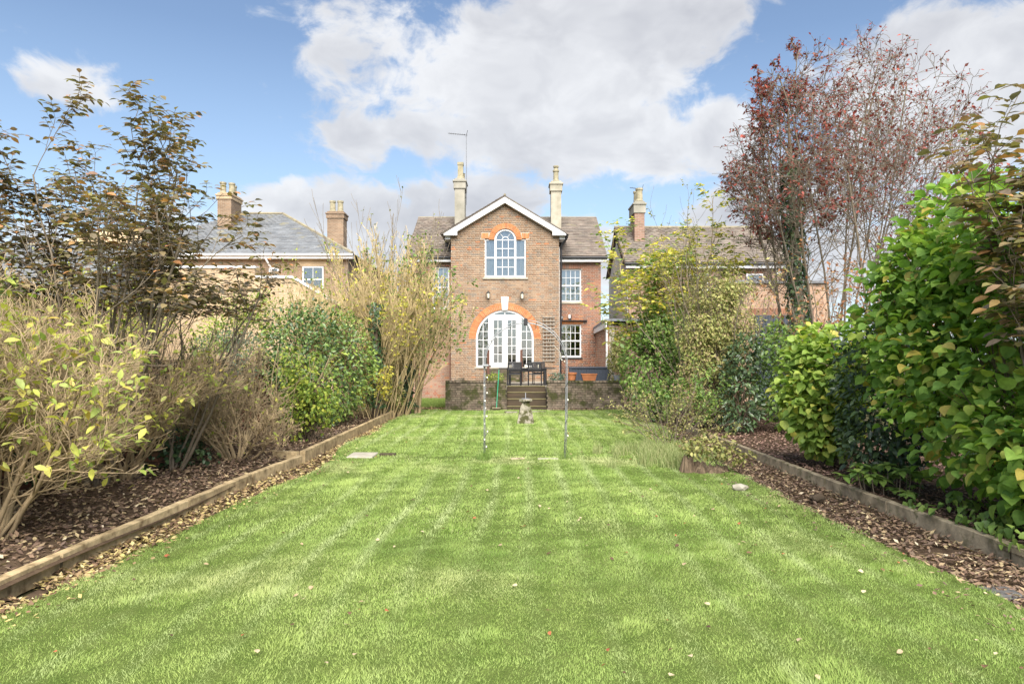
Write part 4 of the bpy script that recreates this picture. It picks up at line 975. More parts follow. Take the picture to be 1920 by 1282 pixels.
# navy storage box
sb = empty('storage_box', (2.67, 24.3, TZ), 0, 'dark navy boarded storage box standing behind the brick wall', 'box')
bx0, bx1, by0, by1, bz = X(1068, 24.0), X(1142, 24.0), 24.0, 24.7, H(688, 24.0)
MB().box(bx0+.03, bx1-.03, by0+.025, by1, TZ, bz-.05).build('body', 'navy', sb)
for i in range(14):
    a = bx0+.03+i*(bx1-bx0-.06)/14; MB().bevbox(a+.003, a+(bx1-bx0-.06)/14-.003, by0+.008, by0+.023, TZ+.01, bz-.06, .004).build('board', 'navy', sb)
MB().bevbox(bx0, bx1, by0-.02, by1+.02, bz-.048, bz, .008).build('lid', 'navy', sb)
for sx_ in (bx0+.0, bx1-.07): MB().bevbox(sx_, sx_+.07, by0-.006, by0+.006, TZ+.01, bz-.05, .003).build('corner_trim', 'navy', sb)
# pots on the wall
def potz(name, mk, x, lab, cat, grp=None):
    e = empty(name, (x, YT+.11, WT_), 0, lab, cat, grp); mk(e, x); return e
def roundpot(e, x):
    MB().lathe([(.10, 0), (.115, .02), (.145, .21), (.17, .215), (.172, .27), (.15, .272), (.13, .24)], (x, YT+.11, WT_), 18).build('pot', 'terracotta', e, smooth=False)
    MB().lathe([(.13, .235), (.05, .245)], (x, YT+.11, WT_), 14).build('soil', 'soil', e)
potz('flower_pot', roundpot, X(1073, YT), 'round terracotta flower pot on the mossy wall beside the arch leg', 'pot')
def trough(e, x):
    m = MB(); z0, z1 = WT_, WT_+.235
    m.add([(x-.20, YT+.02, z0), (x+.20, YT+.02, z0), (x+.20, YT+.2, z0), (x-.20, YT+.2, z0), (x-.25, YT-.01, z1-.04), (x+.25, YT-.01, z1-.04), (x+.25, YT+.23, z1-.04), (x-.25, YT+.23, z1-.04)], [(0,3,2,1),(4,5,6,7),(0,1,5,4),(1,2,6,5),(2,3,7,6),(3,0,4,7)])
    m.build('tub', 'terracotta', e); MB().bevbox(x-.27, x+.27, YT-.02, YT+.24, z1-.038, z1, .008).build('rim', 'terracotta', e)
    MB().box(x-.24, x+.24, YT+.005, YT+.215, z1+.001, z1+.004).build('soil', 'soil', e)
potz('planter_trough', trough, X(1105, YT), 'rectangular terracotta trough on the mossy wall before the navy box', 'planter')
def greypot(e, x): MB().lathe([(.09, 0), (.11, .02), (.14, .17), (.15, .18), (.13, .18)], (x, YT+.11, WT_), 4, True).build('pot', 'lead', e)
potz('flower_pot', greypot, X(1157, YT), 'small square grey pot at the shrub end of the wall', 'pot')
# broom leaning on the wall
bm = empty('broom', (X(931, 22.7), 22.7, gz(22.7)), 0, 'push broom with green handle leaning against the brick wall', 'broom')
xb = X(931, 22.7); zb_ = gz(22.7)
MB().tube([(xb, 22.68, zb_+.08), (X(935.5, 22.88), 22.90, H(693, 22.88))], .014, 8).build('handle', 'green_paint', bm)
MB().bevbox(xb-.14, xb+.14, 22.64, 22.72, zb_+.06, zb_+.10, .006).build('head', 'timber_grey', bm)
br_ = MB()
for i in range(22):
    for j in range(2): xx = xb-.13+i*.26/21; br_.tube([(xx, 22.655+j*.045, zb_+.058), (xx+rng.uniform(-.01, .01), 22.645+j*.055, zb_)], .006, 4)
br_.build('bristles', 'timber_dark', bm)
# sundial on a staddle-like pedestal
Zs = 18.35; xs = X(985.5, Zs); zs_ = gz(Zs)
sdl = empty('sundial', (xs, Zs, zs_), .0, 'weathered sundial on a tapering mossy stone pedestal in the lawn', 'sundial')
prof = [(.315, -.05), (.315, .02), (.30, .06), (.27, .2), (.225, .33), (.19, .42), (.15, .50), (.13, .535)]
pd = MB().lathe(prof, (xs, Zs, zs_), 4, True); pd.v = [(v[0]+.008*sin(v[2]*31+v[1]*9), v[1]+.008*sin(v[2]*23+v[0]*7), v[2]) for v in pd.v]
pd.build('pedestal', 'stone_mossy', sdl)
MB().lathe([(.12, .535), (.15, .55), (.235, .575), (.245, .60), (.24, .625), (.20, .635)], (xs, Zs, zs_), 4, True).build('cap_stone', 'stone_mossy', sdl)
MB().lathe([(.115, .636), (.115, .645), (.10, .648)], (xs, Zs, zs_), 16).build('dial_plate', 'lead', sdl)
MB().prism_x([(Zs-.07, zs_+.648), (Zs+.07, zs_+.648), (Zs+.07, zs_+.80)], xs-.008, xs+.008).build('gnomon', 'lead', sdl)
# lanterns on the wall
def wall_lantern(px, py, lab):
    x, z, y = X(px, YF), H(py, YF), YF
    e = empty('wall_lantern', (x, y-.02, z), 0, lab, 'lantern', 'wall lanterns above the arched doors')
    MB().bevbox(x-.05, x+.05, y-.05, y-.018, z-.10, z+.10, .006).build('back_plate', 'black', e)
    MB().tube([(x, y-.05, z+.05), (x, y-.12, z+.19), (x, y-.16, z+.16)], .012, 6).build('arm', 'black', e)
    MB().lathe([(.05, -.12), (.075, .08)], (x, y-.16, z), 6).build('glass_body', 'lamp_glass', e)
    cg = MB().lathe([(.095, .082), (.03, .15), (.015, .17)], (x, y-.16, z), 6); cg.build('hood', 'black', e)
    fr = MB()
    for k in range(6):
        a = 2*pi*k/6; fr.tube([(x+.053*cos(a), y-.16+.053*sin(a), z-.12), (x+.078*cos(a), y-.16+.078*sin(a), z+.08)], .006, 4)
    fr.lathe([(.03, -.16), (.058, -.122)], (x, y-.16, z), 6); fr.build('cage', 'black', e)
wall_lantern(915.8, 554, 'black wall lantern above the arched doors on the straw shrub side')
wall_lantern(979, 555, 'black wall lantern above the arched doors on the trellis side')
# lamps on the ledge over the kitchen window
for px, py, sc_, lab in ((1068, 590.5, 1.0, 'white lamp with black bracket on the ledge above the kitchen window'), (1053, 595, .7, 'small white lamp beside the black downpipe above the kitchen window')):
    x, z, y = X(px, YW), 3.188, YW-.09; e = empty('ledge_lamp', (x, y, z), 0, lab, 'lamp')
    MB().bevbox(x-.06*sc_, x+.03*sc_, y-.05, y+.04, z+.06*sc_, z+.22*sc_, .012).build('lamp_shade', 'white', e)
    MB().bevbox(x+.04*sc_, x+.07*sc_, y-.02, y+.03, z, z+.24*sc_, .004).build('bracket', 'black', e); MB().bevbox(x-.05*sc_, x+.04*sc_-.001, y-.02, y+.03, z, z+.05*sc_, .004).build('foot', 'black', e)
# trellis
tr = empty('trellis', (1.43, YF-.04, H(677, YF)), 0, 'weathered wooden ladder trellis fixed to the brick gable', 'trellis')
for px in (1018.5, 1025, 1032, 1038.5): MB().bevbox(X(px, YF)-.014, X(px, YF)+.014, YF-.045, YF-.02, H(677, YF), H(593.5, YF), .003).build('upright', 'trellis', tr)
for i in range(13):
    z = H(676 - i*6.75, YF); MB().bevbox(X(1017, YF), X(1040.5, YF), YF-.085, YF-.047, z-.02, z+.02, .003).build('slat', 'trellis', tr)
# ================================================================== metal garden arch with string lights
ya_, AX0, AX1 = 11.7, X(908, 11.7), X(1063, 11.7); axc = (AX0+AX1)/2; ar = (AX1-AX0)/2; azs = H(684, 11.7)
ar_e = empty('garden_arch', (axc, ya_, gz(ya_)), 0, 'thin galvanised tubular garden arch standing on the lawn', 'arch')
def hoop(y, dx, r_, zadd, lean, side):
    """one half of a hoop: an upright and its quarter bend"""
    s_ = -1 if side == 0 else 1
    xb_ = axc + s_*r_ + dx; pts = [(xb_ + (0 if side == 0 else -.035), y, gz(y)-.03), (xb_ + (0 if side == 0 else -.01), y, .6), (xb_, y, azs)]
    for i in range(1, 15):
        a = i/14*pi/2; pts.append((axc + s_*r_*cos(a) + dx*(1-i/14), y, azs + (H(601, ya_)+zadd-azs)*sin(a)))
    return pts
HP = {}
for k, (y, r_, zadd, dx) in enumerate(((11.58, ar, 0, 0), (11.60, ar-.018, -.05, .0), (11.82, ar-.006, -.028, .0))):
    for side in (0, 1):
        pts = hoop(y, dx if side == 0 else -dx*.4, r_, zadd, 0, side); HP[(k, side)] = pts
        MB().tube(pts, .0062, 8).build('hoop_tube', 'galv', ar_e, smooth=True)
for side in (0, 1):
    for z in (.35, .75, 1.15, azs-.02):
        i = -1 if side == 0 else 1
        MB().tube([(axc+i*(ar-.005), 11.58, z), (axc+i*(ar-.03), 11.82, z)], .006, 6).build('cross_bar', 'galv', ar_e)
for ang in (40, 75, 112, 146):
    a = radians(ang); MB().tube([(axc+ar*cos(a), 11.58, azs+(H(601, ya_)-azs)*sin(a)), (axc+(ar-.02)*cos(a), 11.82, azs+(H(601, ya_)-.1-azs)*sin(a))], .006, 6).build('cross_bar', 'galv', ar_e)
MB().bevbox(axc-.03, axc+.03, 11.52, 11.60, H(601, ya_)-.09, H(601, ya_)+.03, .008).build('joint_clip', 'black', ar_e)
for side in (0,): MB().bevbox(AX0-.03, AX0+.08, 11.52, 11.64, azs-.02, azs+.012, .004).build('joint_clip', 'galv', ar_e)
# string lights wound on the two legs and swung over to the house wall
def string(pts, lab, nb, side):
    e = empty('string_lights', pts[0], 0, lab, 'string lights', 'strings of lights on the garden arch')
    og = Vector(pts[0]); MB().tube(pts, .0035, 4).build('cable', 'black', e)
    me = bpy.data.meshes.new('bulb'); q = MB().lathe([(.004, .018), (.009, .011), (.0125, 0), (.010, -.010), (.003, -.016)], (0, 0, 0), 8); me.from_pydata(q.v, [], q.f); me.materials.append(MAT['bulb']); me.shade_smooth()
    P = [Vector(p) for p in pts]; ln = [0]
    for i in range(1, len(P)): ln.append(ln[-1]+(P[i]-P[i-1]).length)
    for k in range(nb):
        d = (k+.5)/nb*ln[-1]; i = max(j for j in range(len(ln)) if ln[j] <= d); i = min(i, len(P)-2)
        p = P[i].lerp(P[i+1], (d-ln[i])/max(1e-6, ln[i+1]-ln[i])); link_mesh('bulb', me, e, p-og+Vector((0, -.01, -.02)))
lp = [(AX0+.03+.03*cos(i*1.1), 11.6+.05*sin(i*1.1), .1+i*(azs-.1)/26) for i in range(27)]
string(lp, 'string of small round bulbs wound up the arch leg nearer the green broom', 11, 0)
rp = [(AX1-.02+.03*cos(i*1.1), 11.6+.05*sin(i*1.1), .05+i*(azs-.15)/26) for i in range(27)]
rp += [(AX1+.0, 11.62, azs+.05), (AX1+.02, 13.5, azs+.10), (1.22, 18, 1.78), (1.35, 23, 2.02), (1.2, 26, 2.35), (.85, 28.33, 2.85)]
string(rp, 'string of bulbs on the arch leg before the terracotta pots', 24, 1)
# ================================================================== timber sleepers edging the beds
def sleeper(p0, p1, w_, z0, z1, mat, lab, grp, name='timber_sleeper'):
    p0, p1 = Vector(p0), Vector(p1); d = p1-p0; L = d.length; rz = math.atan2(d.y, d.x)
    mb = MB(); n = 10
    r = random.Random(int(abs(p0.x*977+p0.y*131)))
    ring = []
    for i in range(n+1):
        xx = L*i/n + (.004 if i == 0 else -.004 if i == n else 0); j = lambda s: r.uniform(-s, s)
        b = .008
        ring.append([(xx, -w_/2+j(.004), z0), (xx, w_/2+j(.004), z0), (xx, w_/2+j(.005), z1-b), (xx, w_/2-b, z1+j(.004)), (xx, -w_/2+b, z1+j(.004)), (xx, -w_/2+j(.005), z1-b)])
    vs = [v for rr in ring for v in rr]; fs = []
    for i in range(n):
        for k in range(6): fs.append((i*6+k, i*6+(k+1) % 6, (i+1)*6+(k+1) % 6, (i+1)*6+k))
    fs += [tuple(range(5, -1, -1)), tuple(n*6+k for k in range(6))]
    mb.add(vs, fs)
    o = mb.build(name, mat); o.location = (p0.x, p0.y, 0); o.rotation_euler = (0, -math.atan2(gz(p1.y)-gz(p0.y), L), rz); o.location.z = gz(p0.y)
    tag(o, lab, 'sleeper', grp); return o
ll = [(-3.79, 3.3), (-3.77, 5.62), (-3.735, 7.75), (-3.70, 9.55), (-3.56, 11.35)]
ORD = ['first', 'second', 'third', 'fourth', 'fifth', 'sixth', 'seventh', 'eighth']
for kk, (a, b) in enumerate(zip(ll, ll[1:])):
    d = (Vector(b)-Vector(a)).normalized()*.012
    sleeper((a[0]+d.x, a[1]+d.y, 0), (b[0]-d.x, b[1]-d.y, 0), .09, -.06, .115, 'timber_new', ORD[len(ll)-2-kk]+' pale timber sleeper from the stepped joint along the bare shrub bed', 'sleepers edging the bed of bare shrubs')
sleeper((-3.62, 11.44, 0), (-4.05, 11.50, 0), .09, -.06, .165, 'timber_new', 'short timber sleeper turning back into the bed where the edging steps', 'sleepers edging the laurel bed')
l2 = [(-3.57, 11.5), (-3.58, 14.2), (-3.60, 17.0), (-3.63, 20.6)]
for kk, (a, b) in enumerate(zip(l2, l2[1:])): sleeper((a[0], a[1]+.006, 0), (b[0], b[1]-.006, 0), .09, -.06, .165, 'timber_new', ORD[kk]+' timber sleeper from the stepped joint along the laurel bed', 'sleepers edging the laurel bed')
rr_ = [(4.40, 3.6), (4.33, 5.9), (4.24, 7.7), (4.22, 9.2), (4.21, 10.6), (4.20, 12.0), (4.19, 13.5), (4.17, 16.4)]
for kk, (a, b) in enumerate(zip(rr_, rr_[1:])): sleeper((a[0], a[1]+.01, 0), (b[0], b[1]-.01, 0), .08, -.06, .115, 'timber_grey', ORD[len(rr_)-2-kk]+' weathered grey sleeper of the bark bed counting from the spindly shrub', 'sleepers edging the hazel bed')
# ================================================================== stump, stones, old garden wall
Zt = 10.5; xt = X(1318, Zt)
sp = empty('tree_stump', (xt, Zt, gz(Zt)), 0, 'ragged cut tree stump sprouting leaves at the lawn edge', 'stump')
def ragged(cx, cy, r0, r1, h, n, seed, name):
    r = random.Random(seed); mb = MB(); L = 7; vs = []; r_0 = [r.random() for _ in range(n)]; r_h = [(r_0[k]+r_0[k-1]+r_0[k-2])/3+.12*(r_0[k]-.5) for k in range(n)]
    for j in range(L):
        t_ = j/(L-1)
        for k in range(n):
            a = 2*pi*k/n; rad = (r0+(r1-r0)*t_)*(1+.10*sin(k*2.9+seed)+.07*sin(k*5.3))
            top = h*(.45+.55*r_h[k])*t_
            vs.append((cx+rad*cos(a), cy+rad*sin(a), gz(Zt)-.03+top))
    fs = [(j*n+k, j*n+(k+1) % n, (j+1)*n+(k+1) % n, (j+1)*n+k) for j in range(L-1) for k in range(n)]
    vs.append((cx, cy, gz(Zt)+h*.45)); c = len(vs)-1; fs += [((L-1)*n+k, (L-1)*n+(k+1) % n, c) for k in range(n)]
    return mb.add(vs, fs).build(name, 'stump', sp)
ragged(xt-.24, Zt, .12, .07, .30, 26, 2, 'trunk'); ragged(xt+.17, Zt-.06, .16, .10, .13, 30, 5, 'side_trunk'); ragged(xt-.02, Zt+.10, .14, .08, .2, 26, 8, 'side_trunk'); ragged(xt+.33, Zt+.02, .10, .06, .12, 22, 11, 'side_trunk'); ragged(xt-.06, Zt-.12, .09, .05, .13, 22, 14, 'side_trunk')
def rock(name, x, y, s, lab, mat='white_old', seed=1, flat=.5):
    r = random.Random(seed); import bmesh
    bm_ = bmesh.new(); bmesh.ops.create_icosphere(bm_, subdivisions=2, radius=1)
    for v in bm_.verts:
        k = 1+.22*sin(v.co.x*3+seed)*cos(v.co.y*4)+r.uniform(-.08, .08); v.co = Vector((v.co.x*s*k, v.co.y*s*.75*k, v.co.z*s*flat*k))
    me = bpy.data.meshes.new(name); bm_.to_mesh(me); bm_.free(); me.materials.append(MAT[mat]); o = link_mesh(name, me, None, (x, y, gz(y)+s*flat*.5)); tag(o, lab, 'stone'); return o
Z = 2201.6/(917-672); rock('pale_stone', X(1388, Z), Z, .10, 'pale white stone lying on the grass near the stump', 'stone', seed=4)
Z = 2201.6/(905-672); rock('dark_stone', X(1533, 8.3), 8.3, .10, 'dark rounded stone against the grey sleeper under the hazel', 'timber_dark', seed=7)
# slate slab on the litter strip
Z = 2201.6/(1083-672); xx = X(1815, 5.1)
tag(MB().bevbox(xx+.02, xx+.36, 5.0, 5.2, gz(5)-.05, gz(5)-.012, .008).build('stone_slab', 'slate_dark'), 'dark slate slab half buried in leaves beside the lawn', 'slab')
gw_ = empty('garden_wall', (-6.3, 12, 0), 0, 'old red brick garden wall behind the bare shrubs', 'wall')
core = wall_core('core', gw_, (-6.3, 2.0, 0), pi/2, 'mortar_old', -.3, 1.62, lambda z: [(0, 20)], .23)
brickwork(core, (-6.3, 2.0, 0), pi/2, 'brick_wallold', -.1, 1.6, lambda z: [(0, 20)], 300, 'flemish', pick=lambda t: abs(t[0]-6.2)+abs(t[1]-.5)*.5, seed=31)
pier = MB().box(-5.68, -5.38, 10.3, 10.6, -.1, 1.35)
pe = empty('brick_pier', (-5.53, 10.45, gz(10.4)), 0, 'old brick pier clad in ivy behind the bare shrubs', 'pier')
pier.build('core', 'mortar_old', pe); pc = pe.children[0]
brickwork(pc, (0, 10.3, 0), 0, 'brick_wallold', -.06, 1.35, lambda z: [(-5.69, -5.37)], 60, 'flemish', seed=33)
brickwork(pc, (-5.38, 10.3, 0), pi/2, 'brick_wallold', -.06, 1.35, lambda z: [(-.01, .31)], 60, 'flemish', seed=34)
MB().bevbox(-5.74, -5.32, 10.24, 10.66, 1.352, 1.42, .015).build('coping', 'stone_mossy', pe)
# ================================================================== vegetation tools
def leaf_tpl(kind):
    """leaf along +X of unit length, +Z up; returns verts, tris"""
    if kind == 'lance':   st = [(0, .02, 0), (.30, .20, .02), (.62, .19, -.01), (1, 0, -.10)]
    elif kind == 'ovate': st = [(0, .03, 0), (.22, .27, .02), (.55, .31, .0), (.82, .16, -.05), (1, 0, -.10)]
    elif kind == 'round': st = [(0, .14, .02), (.09, .35, .03), (.29, .48, .05), (.58, .46, .0), (.80, .28, -.07), (1, 0, -.19)]
    elif kind == 'ivy':   st = [(0, .20, 0), (.15, .42, .0), (.45, .30, -.01), (.7, .22, -.04), (1, 0, -.1)]
    elif kind == 'small': st = [(0, .03, 0), (.45, .28, .0), (1, 0, -.08)]
    V = []; F = []
    fold = .38 if kind == 'round' else .30
    for (x, hw, z) in st:
        V.append((x, 0, z)); 
        if hw > 0: V += [(x, hw, z+hw*fold), (x, -hw, z+hw*fold)]
    idx = []; c = 0
    for (x, hw, z) in st:
        idx.append((c, c+1, c+2) if hw > 0 else (c, c, c)); c += 3 if hw > 0 else 1
    for a, b in zip(idx, idx[1:]):
        if b[0] == b[1]: F += [(a[0], b[0], a[1]), (a[0], a[2], b[0])]
        else: F += [(a[0], b[0], b[1]), (a[0], b[1], a[1]), (a[0], a[2], b[2]), (a[0], b[2], b[0])]
    return np.array(V, float), np.array(F)
TPL = {k: leaf_tpl(k) for k in ('lance', 'ovate', 'round', 'ivy', 'small')}
_leafm = {}
def leaf_mesh(kind, mat, wid):
    k = (kind, mat, wid)
    if k not in _leafm:
        V, F = TPL[kind]; V = V*np.array([1, wid, 1]); me = np_mesh('leaf', V, F, mat, smooth=True); _leafm[k] = me
    return _leafm[k]
CAMP = np.array([0, 0, CAMZ])
def frames(d, n):
    d = d/np.maximum(1e-9, np.linalg.norm(d, axis=1, keepdims=True))
    y = np.cross(n, d); ln = np.linalg.norm(y, axis=1, keepdims=True); bad = ln[:, 0] < 1e-4
    y[bad] = np.cross(np.array([1.0, .3, .2]), d[bad]); y /= np.maximum(1e-9, np.linalg.norm(y, axis=1, keepdims=True))
    return d, y, np.cross(d, y)
def put_leaves(plant, P, D, N, S, kind, mat, wid=1.0, n_max=300, min_px=10.0, name='foliage'):
    """leaves of one plant: those that show 10 px or more, at most n_max, as leaf objects; the rest as one mass"""
    if len(P) == 0: return
    P, D, N, S = (np.asarray(q, float) for q in (P, D, N, S))
    og = np.array(ORG[plant.name]); X_, Y_, Z_ = frames(D, N)
    px = S*1280/np.maximum(.5, np.linalg.norm(P-CAMP, axis=1))
    inview = (np.abs(P[:, 0]/np.maximum(.1, P[:, 1])) < .77) & (P[:, 1] > .5)
    sc = np.where(inview & (px >= min_px), px + (-P[:, 1])*2.0, -1e9)
    order = np.argsort(-sc)[:n_max]; order = [i for i in order if sc[i] > -1e8]
    me = leaf_mesh(kind, mat, wid); M = np.ones(len(P), bool)
    for i in order:
        o = bpy.data.objects.new('leaf', me); COL.objects.link(o); o.parent = plant; s = S[i]; p = P[i]-og
        o.matrix_local = Matrix(((X_[i,0]*s, Y_[i,0]*s, Z_[i,0]*s, p[0]), (X_[i,1]*s, Y_[i,1]*s, Z_[i,1]*s, p[1]), (X_[i,2]*s, Y_[i,2]*s, Z_[i,2]*s, p[2]), (0, 0, 0, 1))); M[i] = False
    P, X_, Y_, Z_, S = P[M]-og, X_[M], Y_[M], Z_[M], S[M]
    if len(P):
        if kind == 'ovate' and np.mean(P[:, 1]+og[1]) > 12: kind = 'small'; wid *= 1.12
        V, F = TPL[kind]; V = V*np.array([1, wid, 1])
        W = P[:, None] + S[:, None, None]*(V[None, :, 0:1]*X_[:, None] + V[None, :, 1:2]*Y_[:, None] + V[None, :, 2:3]*Z_[:, None])
        FF = (F[None] + (np.arange(len(P))*len(V))[:, None, None]).reshape(-1, 3)
        tag(link_mesh(name, np_mesh(name, W.reshape(-1, 3), FF, mat, smooth=True), plant), kind='stuff')
def vnoise(P, f, seed):
    r = np.random.RandomState(seed); v = np.zeros(len(P))
    for k in range(6):
        w_ = r.normal(size=3); w_ *= f*(1+.45*k)/np.linalg.norm(w_); v += np.sin(P@w_ + r.uniform(0, 6.28))/(1+.35*k)
    return v/3.2
def blob_points(blobs, n, seed, shell=.55, gap=-.25, gf=4.0, zmin=None):
    """points through a crown of ellipsoids, denser to the outside, with holes"""
    r = np.random.RandomState(seed); out = []; outn = []
    vol = np.array([b[3]*b[4]*b[5] for b in blobs])**.75; vol /= vol.sum()
    for b, f in zip(blobs, vol):
        m = int(n*f*2.4)+10; d = r.normal(size=(m, 3)); d /= np.linalg.norm(d, axis=1, keepdims=True)
        rad = 1-(r.uniform(0, 1, m)**1.6)*shell
        rad *= 1+.16*vnoise(d*2.0, 2.2, seed+3) + r.normal(size=m)*.045
        p = np.array(b[:3]) + d*rad[:, None]*np.array(b[3:6]); k = vnoise(p, gf, seed+9) > gap
        nn = d/np.array(b[3:6]); nn /= np.linalg.norm(nn, axis=1, keepdims=True)
        p, nn = p[k], nn[k]; q = int(n*f); out.append(p[:q]); outn.append(nn[:q])
    P, N = np.concatenate(out), np.concatenate(outn)
    if zmin is not None: k = P[:, 2] > zmin; P, N = P[k], N[k]
    return P, N
def leaf_pose(P, Nout, seed, out=.7, droop=.35, up=.6, jit=.55, nout=.5):
    r = np.random.RandomState(seed+77); m = len(P)
    D = Nout*out + r.normal(size=(m, 3))*jit; D[:, 2] -= droop
    N = Nout*nout + np.array([0, -.15, up]) + r.normal(size=(m, 3))*jit*.7
    return D, N
# ---- branches
def rdir(r, d, ang):
    o = d.orthogonal().normalized(); o.rotate(Matrix.Rotation(r.uniform(0, 2*pi), 3, d)); return (d*cos(ang) + o*sin(ang)).normalized()
def grow(mb, r, p, d, L, rad, lv, Pm, tips):
    ns = Pm['seg'][lv]; pts = [p.copy()]; rads = [rad]; dirs = [d.copy()]; q = p.copy(); dd = d.copy()
    tp = Pm.get('taper', .45)
    for i in range(ns):
        dd = (dd + Vector((r.gauss(0, 1), r.gauss(0, 1), r.gauss(0, 1)))*Pm['wander'][lv] + Vector((0, 0, Pm['up'][lv]))).normalized()
        q = q + dd*(L/ns)
        if i > 1 and 'inside' in Pm and not Pm['inside'](q): break
        pts.append(q.copy()); rads.append(max(Pm['rmin'], rad*(1-(1-tp)*(i+1)/ns))); dirs.append(dd.copy())
    ns = len(pts)-1
    mb.tube(pts, rads, Pm['sides'][lv], cap=False)
    if lv >= len(Pm['n'])-1 or Pm['n'][lv] == 0:
        for i in range(1, len(pts)): tips.append((pts[i], dirs[i], lv, i == len(pts)-1))
        return
    if lv >= Pm.get('leaf_from', 99):
        for i in range(1, len(pts)): tips.append((pts[i], dirs[i], lv, i == len(pts)-1))
    n = Pm['n'][lv]; n = max(1, int(n*r.uniform(.75, 1.25)+.5))
    for c in range(n):
        t = Pm['t0'][lv] + (1-Pm['t0'][lv])*((c+r.random())/n); f = t*ns; i = min(ns-1, int(f)); pp = pts[i].lerp(pts[i+1], f-i)
        ang = radians(r.uniform(*Pm['ang'][lv])); nd = rdir(r, dirs[i+1], ang)
        if nd.z < Pm.get('minz', -.2): nd.z = abs(nd.z)*.5; nd.normalize()
        grow(mb, r, pp, nd, L*Pm['lr'][lv]*r.uniform(.7, 1.2)*(1.15-.55*t), max(Pm['rmin'], rads[min(i+1, ns)]*Pm['rr']), lv+1, Pm, tips)
def stems(mb, r, base, n, spread, L, rad, Pm, tips, bx=.12, lean=(0, 0), az=None, Lv=.2):
    for i in range(n):
        a = (2*pi*(i+r.random()*.8)/n) if az is None else r.uniform(*az); s = radians(spread*sqrt((i+.5)/n)*r.uniform(.7, 1.1))
        d = Vector((sin(s)*cos(a)+lean[0], sin(s)*sin(a)+lean[1], cos(s))).normalized()
        b = Vector(base) + Vector((cos(a)*bx*r.random(), sin(a)*bx*r.random(), -.04))
        grow(mb, r, b, d, L*r.uniform(1-Lv, 1+Lv), rad*r.uniform(.7, 1.15), 0, Pm, tips)
def plant(name, base, label, cat, group=None): return empty(name, base, 0, label, cat, group)
def tip_leaves(tips, r, per, size, prob=1.0, sel=None, droop=.25, spread=.8):
    P, D, N, S = [], [], [], []
    for (p, d, lv, end) in tips:
        if sel and not sel(p): continue
        if r.random() > prob: continue
        for k in range(per if isinstance(per, int) else r.randint(*per)):
            v = (d*.6 + Vector((r.gauss(0, 1), r.gauss(0, 1), r.gauss(0, .8)))*spread); v.z -= droop; v.normalize()
            P.append(tuple(p + Vector((r.gauss(0, 1), r.gauss(0, 1), r.gauss(0, 1)))*size*.12)); D.append(tuple(v))
            N.append((r.gauss(0, .5), r.gauss(0, .5)-.2, 1)); S.append(size*r.uniform(.6, 1.25))
    return P, D, N, S
def pinnate(tips, r, nleaf, rach, size, prob, sel=None, droop=.35):
    """compound leaves: paired leaflets on a drooping stalk; returns leaflet arrays and stalks"""
    P, D, N, S, stalk = [], [], [], [], []
    for (p, d, lv, end) in tips:
        if sel and not sel(p): continue
        for rep in range(2 if end else 1):
            if r.random() > prob: continue
            h = Vector((r.gauss(0, 1), r.gauss(0, 1), .25)); h = (h.normalized() + d*.5).normalized(); q = p.copy(); pts = [q.copy()]
            for k in range(nleaf):
                h = (h + Vector((0, 0, -droop*.3))).normalized(); q = q + h*(rach/nleaf); pts.append(q.copy())
                side = h.cross(Vector((0, 0, 1)))
                if side.length < .05: side = Vector((1, 0, 0))
                side.normalize(); nn = (Vector((0, -.1, 1)) + Vector((r.gauss(0, .35), r.gauss(0, .35), 0)))
                for s_ in ((-1, 1) if k < nleaf-1 else (0,)):
                    v = (h*.65 + side*s_*.85 + Vector((0, 0, -droop*r.uniform(.3, 1.4)))).normalized()
                    P.append(tuple(q)); D.append(tuple(v)); N.append(tuple(nn)); S.append(size*r.uniform(.7, 1.2))
            stalk.append(pts)
    return P, D, N, S, stalk
def add_stalks(mb, stalk, rad=.002):
    for pts in stalk: mb.tube([pts[0], pts[len(pts)//2], pts[-1]], rad, 3, cap=False)

G = lambda x, y: (x, y, gz(y))
BARE = dict(seg=[7, 5, 4, 2], wander=[.10, .13, .15, .16], up=[.05, .07, .10, .10], n=[6, 5, 4, 0], t0=[.25, .25, .3, 0], ang=[(22, 48), (22, 50), (20, 48), (0, 0)], lr=[.52, .55, .55, 0], rr=.62, rmin=.0028, sides=[6, 4, 3, 3])

# ================================================================== the side of the bare shrubs
# nearest bare shrub
r = random.Random(101)
def bare_shrub(base, n, spread, L, rad, label, seed, leafn, Pm, mat, lsize, leafmat='leaf_yg', sel=None, lean=(0, 0), grp='bare shrubs in the leaf strewn bed'):
    r = random.Random(seed); e = plant('bare_shrub', base, label, 'shrub', grp); mb = MB(); tips = []
    stems(mb, r, base, n, spread, L, rad, Pm, tips, lean=lean)
    mb.build('branches', mat, e, smooth=True)
    tt = [t for t in tips if (sel is None or sel(t[0]))]; r.shuffle(tt)
    P, D, N, S = tip_leaves(tt[:leafn], r, 1, lsize, droop=.5)
    put_leaves(e, P, D, N, S, 'lance', leafmat, 1.15)
    return e
P1 = dict(BARE, n=[9, 7, 6, 0], rmin=.0027, rr=.5, up=[.03, .06, .09, .10], wander=[.12, .15, .17, .18])
bare_shrub(G(-4.85, 6.35), 17, 42, 1.75, .03, 'large bare tan shrub with scattered yellow leaves overhanging the pale sleepers', 201, 1700, P1, 'bark_tan', .105)
bare_shrub(G(-5.35, 4.6), 10, 50, 1.7, .03, 'bare tan shrub with leaning stems at the near end of the sleeper bed', 207, 800, P1, 'bark_tan', .10)
bare_shrub(G(-5.35, 9.35), 14, 46, 1.68, .03, 'bare tan shrub with thick ridged base between the larger bare shrub and the pier', 203, 1000, P1, 'bark_tan', .095, lean=(.12, -.1))
